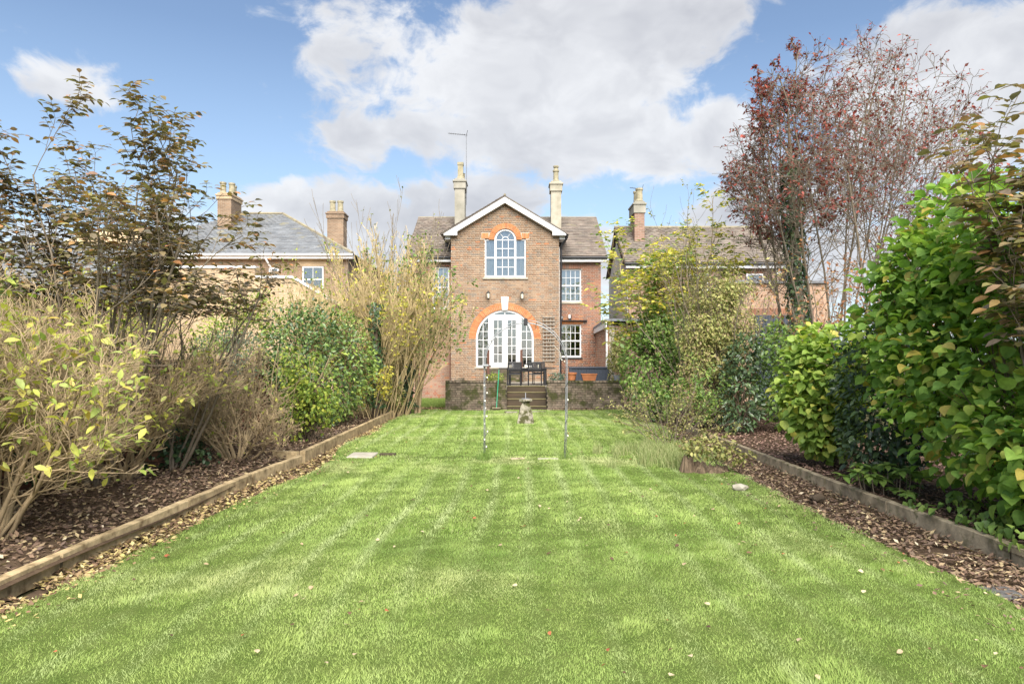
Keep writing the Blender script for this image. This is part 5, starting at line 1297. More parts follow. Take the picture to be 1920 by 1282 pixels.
bare_shrub(G(-5.6, 7.4), 11, 46, 1.85, .028, 'bare twiggy shrub close against the old brick wall', 205, 700, P1, 'bark_tan', .09)
P2 = dict(BARE, n=[8, 6, 5, 0], rmin=.0044, rr=.5, up=[.06, .06, .08, .08])
bare_shrub(G(-4.62, 11.35), 14, 58, 1.25, .026, 'rounded bare pale twigged shrub on a short trunk before the laurel', 211, 420, P2, 'bark_tan', .075)
bare_shrub(G(-5.4, 12.6), 10, 50, 1.4, .024, 'rounded bare pale twigged shrub half hidden behind its twin', 213, 300, P2, 'bark_tan', .075)
# dark leaved tree (elder) rising behind them
def elder(name, base, n, spread, L, rad, label, seed, nprob, sel=None, lean=(0, 0), Pm=None, az=None, size=.105, cat='tree', rach=.24):
    r = random.Random(seed); e = plant(name, base, label, cat); mb = MB(); tips = []
    Pm = Pm or dict(seg=[8, 6, 5], wander=[.07, .10, .12], up=[.03, .08, .10], n=[7, 3, 0], t0=[.42, .25, 0], ang=[(22, 52), (24, 50), (0, 0)], lr=[.40, .5, 0], rr=.6, rmin=.004, sides=[7, 5, 4], leaf_from=1)
    stems(mb, r, base, n, spread, L, rad, Pm, tips, lean=lean, az=az)
    mb.build('trunk', 'bark_grey', e, smooth=True)
    P, D, N, S, stalk = pinnate(tips, r, 3, rach, size, nprob, sel)
    sm = MB(); add_stalks(sm, stalk, .0022); tag(sm.build('leaf_stalks', 'bark_dark', e), kind='stuff')
    put_leaves(e, P, D, N, S, 'lance', 'leaf_elder', 1.3)
    return e
elder('dark_leaved_tree', G(-5.45, 8.9), 14, 36, 3.8, .03, 'dark bronze leaved tree with many stems rising behind the bare shrubs', 301, .9, sel=lambda p: p.z > 2.2, lean=(.06, 0))
elder('dark_leaved_shrub', G(-5.1, 10.2), 5, 26, 2.7, .024, 'smaller dark leaved shrub leaning out before the buff extension', 305, .5, sel=lambda p: p.z > 2.2, lean=(.30, 0))
# ivy over the pier and the foot of the wall
def ivy(name, label, blobs, n, seed, size=.06, mat='leaf_ivy', cat='ivy', base=None, grp=None):
    e = plant(name, base or (blobs[0][0], blobs[0][1], gz(blobs[0][1])), label, cat, grp)
    P, No = blob_points(blobs, n, seed, .35, -.35, 7, zmin=gz(blobs[0][1])+.02); D, N = leaf_pose(P, No, seed, .35, .8, .2, .5); r = np.random.RandomState(seed)
    put_leaves(e, P, D, No*1.2+N*.4, size*r.uniform(.6, 1.3, len(P)), 'ivy', mat); return e
ivy('ivy', 'ivy creeping over the foot of the old brick pier', [(-5.35, 10.2, .35, .35, .3, .45), (-5.1, 10.5, .15, .6, .3, .2), (-5.5, 11.2, .5, .4, .8, .6)], 900, 311, .075)
ivy('ivy', 'ivy growing over the old garden wall behind the nearest bare shrubs', [(-6.2, 6.5, 1.1, .22, 1.6, .9), (-6.2, 9.2, 1.0, .22, 1.2, .9), (-6.1, 4.4, .9, .2, .9, .8)], 2200, 313, .085)
# lime shrub
def shrub(name, base, label, blobs, n, size, kind, mat, seed, wid=1.0, bark='bark_grey', shell=.55, gap=-.25, gf=4.0, nst=9, grp=None, cat='shrub', out=.7, droop=.35, up=.6, jit=.55, stem_r=.016, min_px=10, zmin=None, twigs=2, nout=.5, svar=(.55, 1.3)):
    e = plant(name, base, label, cat, grp); r = random.Random(seed); mb = MB(); b0 = Vector(base)
    for b in blobs:
        for i in range(nst):
            d = Vector((r.gauss(0, 1), r.gauss(0, 1), r.gauss(.4, .8))).normalized(); tgt = Vector(b[:3]) + Vector((d.x*b[3], d.y*b[4], d.z*b[5]))*r.uniform(.55, .97)
            st_ = b0 + Vector((r.uniform(-.12, .12), r.uniform(-.12, .12), -.03)); mid = st_.lerp(tgt, .5) + Vector((0, 0, .25*(tgt-st_).length*.5)); pts = []
            for k in range(8):
                t = k/7; q = st_*(1-t)**2 + mid*2*t*(1-t) + tgt*t*t; pts.append(q + Vector((r.gauss(0, .015), r.gauss(0, .015), r.gauss(0, .012)))*(1 if k else 0))
            mb.tube(pts, [stem_r*(1-.75*k/7) for k in range(8)], 5, cap=False)
            for k in range(twigs*2):
                i0 = r.randint(3, 7); dd = (pts[i0]-pts[i0-1]).normalized(); nd = rdir(r, dd, radians(r.uniform(25, 60))); L = r.uniform(.2, .45)*max(b[3:6])
                mb.tube([pts[i0], pts[i0]+nd*L*.5+Vector((0, 0, .02)), pts[i0]+nd*L+Vector((0, 0, .05))], [stem_r*.3, stem_r*.22, stem_r*.12], 3, cap=False)
    mb.build('branches', bark, e, smooth=True)
    P, No = blob_points(blobs, n, seed, shell, gap, gf, zmin=(base[2]+.03 if zmin is None else zmin)); D, N = leaf_pose(P, No, seed, out, droop, up, jit, nout); rr = np.random.RandomState(seed)
    put_leaves(e, P, D, N, size*rr.uniform(svar[0], svar[1], len(P)), kind, mat, wid, min_px=min_px)
    return e
shrub('lime_shrub', G(-4.15, 13.7), 'bright lime leaved shrub spilling over the sleepers before the laurel', [(-4.15, 13.7, .62, .62, .62, .62), (-4.3, 13.8, 1.25, .58, .55, .62), (-3.98, 13.65, .95, .45, .5, .7)], 2300, .085, 'ovate', 'leaf_lime', 401, shell=.75, nst=10, bark='bark_dark')
r = random.Random(403); e = plant('lime_sprouts', G(-4.6, 13.9), 'upright shoots with pale yellow green leaves behind the lime shrub', 'shrub'); mb = MB(); tips = []
stems(mb, r, G(-4.6, 13.9), 13, 26, 1.75, .012, dict(BARE, n=[3, 0], seg=[7, 5], t0=[.45, 0]), tips, bx=.5); mb.build('branches', 'bark_tan', e)
put_leaves(e, *tip_leaves(tips, r, (1, 3), .07, .9, sel=lambda p: p.z > .7), 'ovate', 'leaf_lime')
# laurel dome, dark crown with a lighter yellow green flank
e = shrub('laurel', G(-4.95, 17.3), 'large dense dome of dark glossy laurel above the sleepers', [(-4.9, 17.2, 1.35, 1.28, 1.5, 1.55), (-5.35, 17.0, 1.9, 1.05, 1.2, 1.05)], 6500, .105, 'ovate', 'leaf_laurel', 411, wid=.85, shell=.35, gap=-.7, nst=8, bark='bark_dark', jit=.6, min_px=9)
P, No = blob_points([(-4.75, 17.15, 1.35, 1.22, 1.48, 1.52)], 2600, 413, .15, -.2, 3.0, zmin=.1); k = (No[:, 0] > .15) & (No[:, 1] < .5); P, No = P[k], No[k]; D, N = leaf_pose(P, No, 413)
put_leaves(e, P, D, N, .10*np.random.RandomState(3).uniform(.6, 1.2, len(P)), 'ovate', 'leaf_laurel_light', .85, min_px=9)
shrub('grey_conifer', G(-6.5, 14.6), 'grey green feathery conifer top behind the bare pale twigged shrubs', [(-6.2, 14.6, 1.5, .75, .6, .8), (-5.75, 14.5, 1.75, .4, .4, .45)], 3200, .07, 'small', 'leaf_conifer', 421, wid=.5, shell=.6, nst=5)
shrub('pale_shrub', G(-7.0, 16.6), 'pale yellow green shrub beyond the wall below the buff extension', [(-7.0, 16.4, 2.2, .9, .7, .9), (-6.2, 16.9, 2.6, .6, .6, .7)], 2200, .075, 'ovate', 'leaf_lime', 425, shell=.8, gap=.0, nst=8, bark='bark_tan')
shrub('garden_shrub', G(-7.7, 9.9), 'dense green and yellow shrub top beyond the wall at the slate cottage', [(-7.6, 9.9, 2.2, .45, .5, .95), (-7.55, 9.9, 2.85, .35, .4, .4)], 900, .1, 'ovate', 'leaf_green', 427)
def sprout(base, n, spread, L, label, seed, leafmat, size, prob, Pm=None, bark='bark_tan', rad=.014, per=(1, 3), bx=.35, kind='ovate', name='leafy_shrub', lean=(0, 0), sel=None, grp=None, cat='shrub'):
    r = random.Random(seed); e = plant(name, base, label, cat, grp); mb = MB(); tips = []
    Pm = Pm or dict(BARE, n=[5, 4, 0], seg=[8, 6, 4], t0=[.3, .25, 0], ang=[(14, 34), (16, 40), (0, 0)], lr=[.5, .5, 0], leaf_from=1)
    stems(mb, r, base, n, spread, L, rad, Pm, tips, bx=bx, lean=lean); mb.build('branches', bark, e, smooth=True)
    if prob > 0: put_leaves(e, *tip_leaves(tips, r, per, size, prob, sel=sel), kind, leafmat)
    return e
sprout(G(-6.1, 19.2), 14, 30, 3.7, 'loose pale green leaved shrub rising behind the laurel dome', 431, 'leaf_lime', .075, .55, bx=.9)
for bx_, by_, hh_, sd_, lab_ in ((-7.35, 10.3, 2.3, 433, 'twiggy yellowing shrub beyond the wall before the slate cottage'), (-7.5, 12.6, 2.6, 434, 'twiggy yellowing shrub beyond the wall next to the pale shrub'), (-8.3, 9.0, 2.3, 435, 'twiggy yellowing shrub beyond the wall beside the dense green shrub'), (-8.6, 14.6, 2.9, 436, 'tall twiggy yellowing shrub beyond the wall before the buff extension')):
    sprout(G(bx_, by_), 16, 36, hh_, lab_, sd_, 'leaf_yg', .08, .5, bx=.7, grp='twiggy shrubs beyond the old wall')
# straw coloured tall shrubs in front of the house corner
PS = dict(seg=[8, 5, 4, 2], wander=[.045, .06, .07, .08], up=[.05, .12, .13, .10], n=[10, 7, 4, 0], t0=[.22, .2, .25, 0], ang=[(10, 28), (10, 28), (10, 32), (0, 0)], lr=[.46, .5, .5, 0], rr=.55, rmin=.0058, sides=[5, 3, 3, 3])
def straw(base, n, spread, L, rad, label, seed, lean=(0, 0), prob=.05, az=None, Lv=.16, leafmat='leaf_yellow', sel=None, size=.07, Pm=PS, bx=.45, bark='bark_straw'):
    r = random.Random(seed); e = plant('straw_shrub', base, label, 'shrub', 'tall straw coloured shrubs at the house corner'); mb = MB(); tips = []
    stems(mb, r, base, n, spread, L, rad, Pm, tips, bx=bx, lean=lean, az=az, Lv=Lv); mb.build('branches', bark, e)
    put_leaves(e, *tip_leaves(tips, r, (1, 2), size, prob, sel=sel), 'ovate', leafmat)
    return e
straw(G(-4.7, 19.6), 24, 29, 2.9, .022, 'dense straw coloured twiggy shrub beside the laurel', 441, prob=.18, bx=.7, leafmat='leaf_lime')
straw(G(-3.85, 20.6), 19, 25, 3.9, .024, 'tall straw coloured shrub with upright stems before the house corner', 443, lean=(.04, 0), prob=.15, bx=.5, size=.085)
straw(G(-3.45, 20.9), 12, 31, 3.6, .022, 'straw coloured shrub spreading toward the gable with green leaves', 445, lean=(.10, .05), prob=.2, leafmat='leaf_green', bx=.3, size=.1)
PSp = dict(PS, n=[7, 4, 0], seg=[9, 6, 5], t0=[.45, .3, 0], leaf_from=1)
straw(G(-4.3, 22.6), 9, 22, 5.2, .026, 'thin grey twigged shrub rising above the straw coloured thicket', 447, prob=.10, leafmat='leaf_olive', size=.09, Pm=PSp, bx=.5, bark='bark_grey')
sprout(G(-3.95, 19.9), 15, 20, 3.1, 'slender shrub with clear yellow leaves before the straw stems', 451, 'leaf_yellow', .09, .5, bx=.6, bark='bark_straw', sel=lambda p: p.z > .5)
sprout(G(-3.9, 18.9), 9, 34, 1.15, 'low yellow leaved bush at the sleeper end', 453, 'leaf_yellow', .075, .55, bx=.3, bark='bark_straw')
shrub('ivy_mound', G(-3.75, 20.4), 'green and cream leaved climber mounded at the foot of the straw shrubs', [(-3.75, 20.4, .6, .45, .4, .7)], 1000, .09, 'ovate', 'leaf_olive', 455, shell=.6)
# tree with a bare trunk and green leafed arching bough at the wall corner
r = random.Random(461); base = G(-3.05, 21.4); e = plant('slender_tree', base, 'slender tree with pale trunk and arching leafy bough beside the wall end', 'tree'); mb = MB(); tips = []
for k, (tx, ty, tz_) in enumerate(((-1.75, 21.2, 3.9), (-2.2, 21.3, 3.2), (-2.6, 21.5, 4.6), (-1.95, 21.2, 2.4), (-3.3, 21.4, 4.4), (-2.9, 21.5, 5.0))):
    p0 = Vector(base)+Vector((r.uniform(-.08, .08), r.uniform(-.08, .08), -.05)); p1 = Vector((tx, ty, tz_)); mid = Vector((p0.x+.1*(k % 3), p0.y, p1.z*.62)); pts = [p0*(1-t)**2+mid*2*t*(1-t)+p1*t*t for t in [i/9 for i in range(10)]]
    mb.tube(pts, [.045*(1-.8*i/9) for i in range(10)], 6, cap=False)
    for i in range(4, 10):
        for c in range(3): grow(mb, r, pts[i], rdir(r, (pts[i]-pts[i-1]).normalized(), radians(r.uniform(25, 70))), r.uniform(.35, .8), .008, 0, dict(BARE, n=[3, 0], seg=[5, 4], t0=[.3, 0], up=[-.02, -.04], lr=[.55, 0]), tips)
mb.build('trunk', 'bark_tan', e, smooth=True); put_leaves(e, *tip_leaves(tips, r, 1, .13, .6, droop=.7), 'lance', 'leaf_green', 1.5)
def ivy_trunk(x, y, z0, z1, rad, label, seed, lean=0.0, n=900, top=None, mat='bark_dark', nm='ivy_clad_trunk', twig=False):
    e = plant(nm, (x, y, gz(y)), label, 'tree'); H_ = top or z1
    MB().tube([(x, y, gz(y)-.05), (x+lean*.5, y, H_*.5), (x+lean, y, H_)], [rad*1.2, rad*.85, rad*(.5 if top is None else .07)], 9).build('trunk', mat, e)
    if twig:
        rr_b = random.Random(seed); mb = MB(); tp = []; Pb = dict(BARE, n=[6, 5, 4, 0], seg=[8, 7, 6, 4], rmin=.006, wander=[.09, .11, .13, .14], up=[.03, .02, .0, .0], ang=[(25, 55)]*4, lr=[.5]*4)
        for k in range(13):
            t = .48+.52*(k/12)**.8; q = Vector((x+lean*t, y, H_*t)); a = rr_b.uniform(0, 6.28); grow(mb, rr_b, q, Vector((cos(a)*.75, sin(a)*.5, .8 if k < 11 else 1.6)).normalized(), rr_b.uniform(1.1, 1.9), .03*(1.2-.6*t), 0, Pb, tp)
        mb.build('branches', mat, e, smooth=True); put_leaves(e, *tip_leaves(tp, rr_b, 1, .11, .3, droop=.6), 'ovate', 'leaf_red', name='crown')
    r = np.random.RandomState(seed); t = r.uniform(0, 1, n); a = r.uniform(0, 6.28, n); z = z0+(z1-z0)*t
    bulge = 1+.5*np.sin(z*5+seed)+.35*np.sin(z*11+a*2); rr = rad+.11*np.abs(bulge)*(1-.35*t)*r.uniform(.5, 1.2, n)
    P = np.stack([x+lean*(z/H_)+rr*np.cos(a), y+rr*np.sin(a), z], 1); No = np.stack([np.cos(a), np.sin(a), np.zeros(n)], 1); D, N = leaf_pose(P, No, seed, .3, .8, .2, .45)
    put_leaves(e, P, D, No+N*.3, .09*r.uniform(.6, 1.3, n), 'ivy', 'leaf_ivy', name='ivy'); return e
ivy_trunk(X(705, 18.9), 18.9, .3, H(568, 18.9), .09, 'dead trunk clad in dark ivy beside the laurel', 471, n=650)
ivy_trunk(X(764, 21.2), 21.2, .1, H(640, 21.2), .10, 'ivy clad trunk beside the slender tree at the wall end', 473, n=600)

# ================================================================== the side of the hazels
shrub('hazel', G(5.35, 7.1), 'large hazel with broad rounded green leaves leaning over the grey sleepers', [(5.15, 8.2, 2.05, 1.08, 1.1, 1.15), (5.45, 7.2, 1.5, 1.35, 1.45, 1.4), (5.4, 6.7, 2.65, 1.1, 1.1, .85), (4.95, 6.1, .85, .75, .8, .75), (5.5, 5.2, 1.4, .95, 1.0, 1.3), (5.3, 7.9, 2.75, .9, .9, 1.0), (4.8, 8.1, 2.65, .5, .5, .5)], 11500, .112, 'round', 'leaf_hazel', 501, shell=.5, gap=-.35, gf=4.2, nst=11, bark='bark_grey', out=.9, droop=.22, up=1.2, jit=.5, stem_r=.016, nout=.22, svar=(.4, 1.4), twigs=4)
elder('dark_leaved_shoots', G(4.75, 5.85), 5, 13, 2.85, .022, 'tall dark bronze leaved shoots rising through the hazel', 511, .75, sel=lambda p: p.z > 1.3, cat='shrub', size=.13, lean=(.03, 0))
shrub('young_hazel', G(5.0, 10.7), 'rounded yellow green young hazel between the dark shrubs and bark bed', [(4.75, 10.6, 1.15, .66, .7, .85), (5.0, 10.7, 1.55, .62, .65, .7), (4.85, 10.5, .55, .5, .5, .42)], 2600, .12, 'round', 'leaf_hazel2', 521, shell=.45, gap=-.55, nst=9, out=.9, droop=.25, up=1.1, jit=.5, nout=.25, svar=(.5, 1.3))
shrub('dark_evergreen', G(5.3, 9.4), 'dark glossy evergreen shrub between the two hazels', [(5.1, 9.3, 1.25, .72, .7, 1.15), (5.0, 9.2, .55, .6, .6, .5)], 2600, .10, 'ovate', 'leaf_dark', 531, wid=.8, shell=.4, gap=-.6, nst=6, bark='bark_dark')
# low rosette plant at the sleeper
r = random.Random(541); e = plant('rosette_plant', G(4.62, 8.35), 'low plant with long drooping green leaves against the grey sleeper', 'plant'); P, D, N, S = [], [], [], []; mb = MB()
for k in range(26):
    c = Vector((4.55+r.gauss(0, .24), 8.35+r.gauss(0, .3), gz(8.3)+.10+r.uniform(.05, .34))); mb.tube([(c.x*.8+4.62*.2, c.y*.8+8.35*.2, gz(8.3)), tuple(c)], [.007, .005], 4)
    for j in range(9):
        a = 2*pi*j/9+r.random(); P.append(tuple(c)); D.append((cos(a), sin(a), r.uniform(-.5, .35))); N.append((0, 0, 1)); S.append(r.uniform(.10, .17))
mb.build('stems', 'bark_grey', e); put_leaves(e, P, D, N, S, 'lance', 'leaf_green', 1.25)
# trailing ground ivy over the sleepers
ivy('ground_ivy', 'trailing heart leaved ground ivy over the grey sleepers', [(4.55, 5.6, .14, .35, 1.1, .12), (4.6, 7.0, .12, .4, .8, .12), (4.2, 5.0, .06, .18, .35, .06), (4.4, 4.3, .1, .3, .6, .1)], 520, 551, .085, mat='leaf_green')
# dark boundary hedge
e = shrub('boundary_hedge', G(8.0, 12), 'dark evergreen hedge behind the hazels and bark bed', [(7.9, 7.5, 1.2, .8, 2.2, 1.3), (7.7, 10.5, 1.2, .8, 2.2, 1.2), (7.6, 13.5, 1.1, .8, 2.0, 1.15), (7.4, 16.5, 1.2, .9, 2.0, 1.3), (6.9, 19.2, 1.2, 1.0, 1.6, 1.4)], 5500, .13, 'ovate', 'leaf_dark', 555, shell=.4, gap=-.8, nst=4, cat='hedge', bark='bark_dark')
# yellow tree, olive shrub, green shrub, laurel
def ytree():
    r = random.Random(561); base = G(4.7, 20.2); e = plant('yellow_leaved_tree', base, 'small tree with yellow and green leaves and pale open branches before the white gap', 'tree'); mb = MB(); tips = []
    Pm = dict(seg=[8, 6, 5], wander=[.07, .09, .10], up=[.03, .06, .06], n=[7, 4, 0], t0=[.30, .25, 0], ang=[(22, 50), (22, 48), (0, 0)], lr=[.45, .5, 0], rr=.55, rmin=.005, sides=[7, 5, 4], leaf_from=1)
    stems(mb, r, base, 11, 28, 4.9, .04, Pm, tips, lean=(-.10, 0)); mb.build('trunk', 'bark_tan', e, smooth=True)
    P, D, N, S, stalk = pinnate(tips, r, 3, .32, .14, .42); sm = MB(); add_stalks(sm, stalk, .003); tag(sm.build('leaf_stalks', 'bark_tan', e), kind='stuff')
    put_leaves(e, P, D, N, S, 'lance', 'leaf_yellow', 1.4, min_px=9)
    P, D, N, S, stalk = pinnate(tips, r, 3, .32, .14, .25); put_leaves(e, P, D, N, S, 'lance', 'leaf_green', 1.4, n_max=0)
ytree()
shrub('olive_shrub', G(4.9, 16.2), 'tall olive leaved shrub with brown seed heads and drooping sprays', [(4.75, 16.1, 1.3, .95, .9, 1.2), (4.85, 16.3, 2.5, .95, .9, 1.15), (5.1, 16.4, 3.2, .65, .7, .8), (4.25, 16.0, 2.1, .55, .6, .85)], 15000, .075, 'ovate', 'leaf_olive', 571, wid=.85, shell=.7, gap=-.05, gf=5, nst=16, bark='bark_grey', droop=.7, stem_r=.014, twigs=4)
sprout(G(4.8, 16.6), 16, 26, 4.0, 'spray of upright brown twigs rising through the olive shrub', 573, 'leaf_olive', .075, .35, bx=.5, bark='bark_grey', rad=.016)
shrub('green_shrub', G(3.95, 18.6), 'fresh green leaved shrub at the end of the mossy wall', [(3.75, 18.5, 1.35, .85, .8, 1.3), (4.05, 18.7, 2.2, .75, .7, .9)], 5200, .11, 'ovate', 'leaf_green', 581, shell=.45, gap=-.45, nst=10)
shrub('dark_laurel', G(4.95, 15.0), 'dark glossy laurel at the foot of the olive shrub', [(4.95, 15.0, .75, .5, .5, .8), (5.15, 15.2, 1.5, .5, .5, .65)], 1700, .11, 'ovate', 'leaf_dark', 585, wid=.75, shell=.5, gap=-.5, nst=6, bark='bark_dark')
shrub('bramble_shrub', G(6.2, 15.2), 'mixed green shrub behind the young hazel below the garage', [(6.3, 15.3, 1.25, 1.0, .9, 1.2), (6.1, 15.0, 1.9, .7, .7, .6)], 2600, .10, 'ovate', 'leaf_green', 587, shell=.5, gap=-.3, nst=7)
ivy('ivy_wall_growth', 'olive ivy covering the terrace side wall behind the green shrub', [(3.6, 23.9, 1.3, .35, 1.0, .95), (3.8, 24.6, 1.9, .3, .8, .7)], 1500, 589, .09, mat='leaf_olive')
# spindly shrub and long grass by the stump
sprout(G(3.05, 13.6), 16, 60, 1.15, 'spindly grey green shrub with arching stems at the lawn edge', 591, 'leaf_olive', .05, .6, bx=.25, bark='bark_grey', rad=.008, kind='small', Pm=dict(BARE, n=[6, 4, 0], seg=[8, 5, 4], t0=[.25, .25, 0], up=[-.05, .0, .0], wander=[.06, .09, .1], ang=[(20, 50), (20, 50), (0, 0)], lr=[.45, .5, 0], leaf_from=1, rmin=.003))
sprout(G(3.5, 14.6), 10, 50, 1.3, 'loose leafy shrub trailing between the spindly shrub and the sleepers', 593, 'leaf_green', .075, .7, bx=.3, bark='bark_grey', rad=.01)
shrub('stump_sprouts', G(X(1330, 10.6), 10.55), 'yellow green leafy sprouts covering the ragged stump', [(X(1325, 10.5), 10.45, .30, .40, .30, .20), (X(1372, 10.5), 10.3, .2, .26, .22, .16), (X(1290, 10.5), 10.5, .32, .2, .2, .12)], 520, .065, 'ovate', 'leaf_olive', 595, gap=-2, shell=.8, nst=4, stem_r=.006)
# rusty beech and the tall red leaved tree
sprout(G(7.0, 14.2), 12, 26, 3.3, 'rusty brown leaved young beech behind the young hazel', 601, 'leaf_rust', .085, .75, bx=.5, bark='bark_grey', rad=.018, per=(1, 2), name='rusty_beech', cat='tree')
def redtree():
    r = random.Random(611); base = G(8.7, 18.2); e = plant('red_leaved_tree', base, 'tall many stemmed tree with sparse dark red leaves against the sky', 'tree'); mb = MB(); tips = []
    Pm = dict(inside=lambda q: ((q.x-9.25)**2+(q.y-18.2)**2 < (1.5+.33*q.z)**2) if q.z < 6.6 else ((q.x-9.1)/3.3)**2+((q.y-18.2)/3.0)**2+((q.z-6.5)/3.45)**2 < 1+.10*sin(q.x*5)+.08*sin(q.y*7+q.z*3), seg=[12, 7, 5, 3], wander=[.05, .14, .2, .28], up=[.025, .02, .0, -.02], n=[10, 6, 4, 0], t0=[.46, .2, .2, 0], ang=[(25, 60), (25, 65), (25, 70), (0, 0)], lr=[.32, .55, .55, 0], rr=.5, rmin=.0055, sides=[6, 4, 3, 3], leaf_from=2)
    stems(mb, r, base, 26, 25, 10.8, .036, Pm, tips, bx=1.7, lean=(.03, 0), Lv=.15); mb.build('trunk', 'bark_grey', e, smooth=True)
    put_leaves(e, *tip_leaves(tips, r, 1, .095, .52, droop=.6, sel=lambda p: p.z > 4.9), 'ovate', 'leaf_red')
redtree()
ivy_trunk(X(1507, 17.6), 17.6, .4, H(300, 17.6), .17, 'thick tree trunk clad in ivy below the red leaved crown', 621, lean=-.42, n=2200, top=H(190, 17.6), mat='bark_grey', twig=True)

# planters behind the wall
for px, lab, mt_, sd_ in ((929, 'tufted green and yellow plant behind the mossy wall by the broom', 'leaf_lime', 701), (1045, 'feathery pale green plant behind the mossy wall by the chairs', 'leaf_conifer', 703)):
    x = X(px, 23.4); shrub('planter_plant', (x, 23.4, TZ), lab, [(x, 23.4, TZ+.32, .3, .18, .16)], 420, .06, 'small', mt_, sd_, nst=6, stem_r=.004, cat='plant', grp='plants behind the terrace wall', zmin=TZ+.05)
x = X(1148, 24.2); shrub('white_flowered_plant', (x, 24.9, TZ), 'small pale leaved plant beside the end of the navy box', [(x+.05, 24.9, TZ+.5, .16, .15, .3)], 260, .06, 'small', 'leaf_conifer', 707, nst=6, stem_r=.004, cat='plant', zmin=TZ+.05)

# ================================================================== grass, litter, fallen leaves
def snoise(x, y, f, seed):
    r = np.random.RandomState(seed); v = np.zeros_like(x)
    for k in range(7):
        a = r.uniform(0, 6.28); w_ = f*(.6+.35*k); v += np.sin(x*cos(a)*w_ + y*sin(a)*w_ + r.uniform(0, 6.28))/(1+.3*k)
    return v/3.0
def blades(n, y0, y1, hgt, wid, seed, seg2=True):
    r = np.random.RandomState(seed); y = r.uniform(y0, y1, n)
    a = np.array([lawn_l(q) for q in np.linspace(y0, y1, 200)]); b = np.array([lawn_r(q) for q in np.linspace(y0, y1, 200)]); yy = np.linspace(y0, y1, 200)
    lo, hi = np.interp(y, yy, a), np.interp(y, yy, b); x = lo-.1 + (hi-lo+.2)*r.uniform(0, 1, n)
    e = np.minimum(x-lo, hi-x); k = (e > .09*snoise(x, y, 7, 3)+.03*r.normal(size=n)-.01)
    cl = snoise(x, y, 9, 11); k &= r.uniform(0, 1, n) < (.74+.26*cl)
    k &= np.abs(x/np.maximum(.1, y)) < .82
    bare = snoise(x, y, 5.5, 77); k &= ~((np.abs(y-11.95) < .16+.05*np.sin(x*5)) & (x > -2.4) & (x < 1.1) & (r.uniform(0, 1, n) < .55+.25*np.sin(x*4.0)))
    k &= ~((x > X(680, 12.05)-.25) & (x < X(680, 12.05)+.24) & (np.abs(y-12.05) < .28))
    k &= ~((np.abs(x-xs) < .2) & (np.abs(y-Zs) < .2))
    x, y, lo, hi = x[k], y[k], lo[k], hi[k]; n = len(x)
    z = np.array(-.00625*y) + .012*np.sin(x*1.9+y*.6) + .010*np.sin(y*1.3-x*.8) - .004
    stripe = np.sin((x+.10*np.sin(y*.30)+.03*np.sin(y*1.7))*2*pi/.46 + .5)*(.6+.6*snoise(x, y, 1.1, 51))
    pn = snoise(x, y, 1.3, 21); pm = snoise(x, y, 3.6, 23); pf = snoise(x, y, 14, 25)
    h = hgt*r.uniform(.45, 1.5, n)*(1+.28*pm+.22*pf)*np.where(snoise(x, y, 5.0, 91) > .62, 1.7, 1.0); wd = wid*r.uniform(.6, 1.3, n)
    az_ = 5.0*snoise(x, y, 5.5, 71) + r.normal(size=n)*1.3; ln = np.abs(r.normal(size=n))*.5+.25
    lx, ly = np.cos(az_)*ln, np.sin(az_)*ln + stripe*.20
    fx = r.normal(size=n); fy = r.normal(size=n)*.5; q = np.sqrt(fx*fx+fy*fy)+1e-6; wx, wy = fx/q*wd, fy/q*wd
    P = np.stack([x, y, z], 1); Wv = np.stack([wx, wy, np.zeros(n)], 1); T = np.stack([lx*h, ly*h, h*np.sqrt(np.maximum(.15, 1-.35*ln))], 1)
    M = P + T*.52*np.array([.7, .7, 1.15])
    g1 = np.array([.215, .325, .072]); g2 = np.array([.375, .47, .145]); g3 = np.array([.52, .52, .28]); g4 = np.array([.11, .19, .045])
    t = np.clip(.46+.34*pn+.26*pm+.14*pf+.16*stripe+r.normal(size=n)*.24, 0, 1)[:, None]
    C = g1*(1-t)+g2*t; dry = np.clip((snoise(x, y, 2.2, 31)-.30)*.8 + (r.uniform(0, 1, n) < .07)*.7 , 0, .85)[:, None]; C = C*(1-dry)+g3*dry
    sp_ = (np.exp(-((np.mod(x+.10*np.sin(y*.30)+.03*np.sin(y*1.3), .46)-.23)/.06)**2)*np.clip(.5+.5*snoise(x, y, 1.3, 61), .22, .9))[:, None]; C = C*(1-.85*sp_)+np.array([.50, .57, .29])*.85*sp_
    dk = np.clip((-snoise(x, y, 2.9, 41)-.30)*.7, 0, .35)[:, None]; C = C*(1-dk)+g4*dk; C *= r.uniform(.8, 1.2, (n, 1))
    if seg2:
        V = np.stack([P-Wv, P+Wv, M+Wv*.8, M-Wv*.8, P+T], 1).reshape(-1, 3); b = (np.arange(n)*5)[:, None]
        F = np.concatenate([b+np.array([[0, 1, 2]]), b+np.array([[0, 2, 3]]), b+np.array([[3, 2, 4]])]); Cc = np.repeat(C, 5, 0)
    else:
        V = np.stack([P-Wv, P+Wv, P+T], 1).reshape(-1, 3); b = (np.arange(n)*3)[:, None]; F = b+np.array([[0, 1, 2]]); Cc = np.repeat(C, 3, 0)
    return V, F, Cc
def merge(parts):
    Vs, Fs, Cs, o = [], [], [], 0
    for V, F, C in parts: Vs.append(V); Fs.append(F+o); Cs.append(C); o += len(V)
    return np.concatenate(Vs), np.concatenate(Fs), np.concatenate(Cs)
V, F, C = merge([blades(470000, 2.6, 6.5, .018, .0022, 1, False), blades(230000, 6.5, 11.5, .023, .0034, 2, False), blades(210000, 11.5, 22.72, .034, .0055, 3, False)])
tag(link_mesh('lawn_grass', np_mesh('lawn_grass', V, F, 'grass', C)), 'short mown green grass with faint mowing stripes', 'grass', kind='stuff')
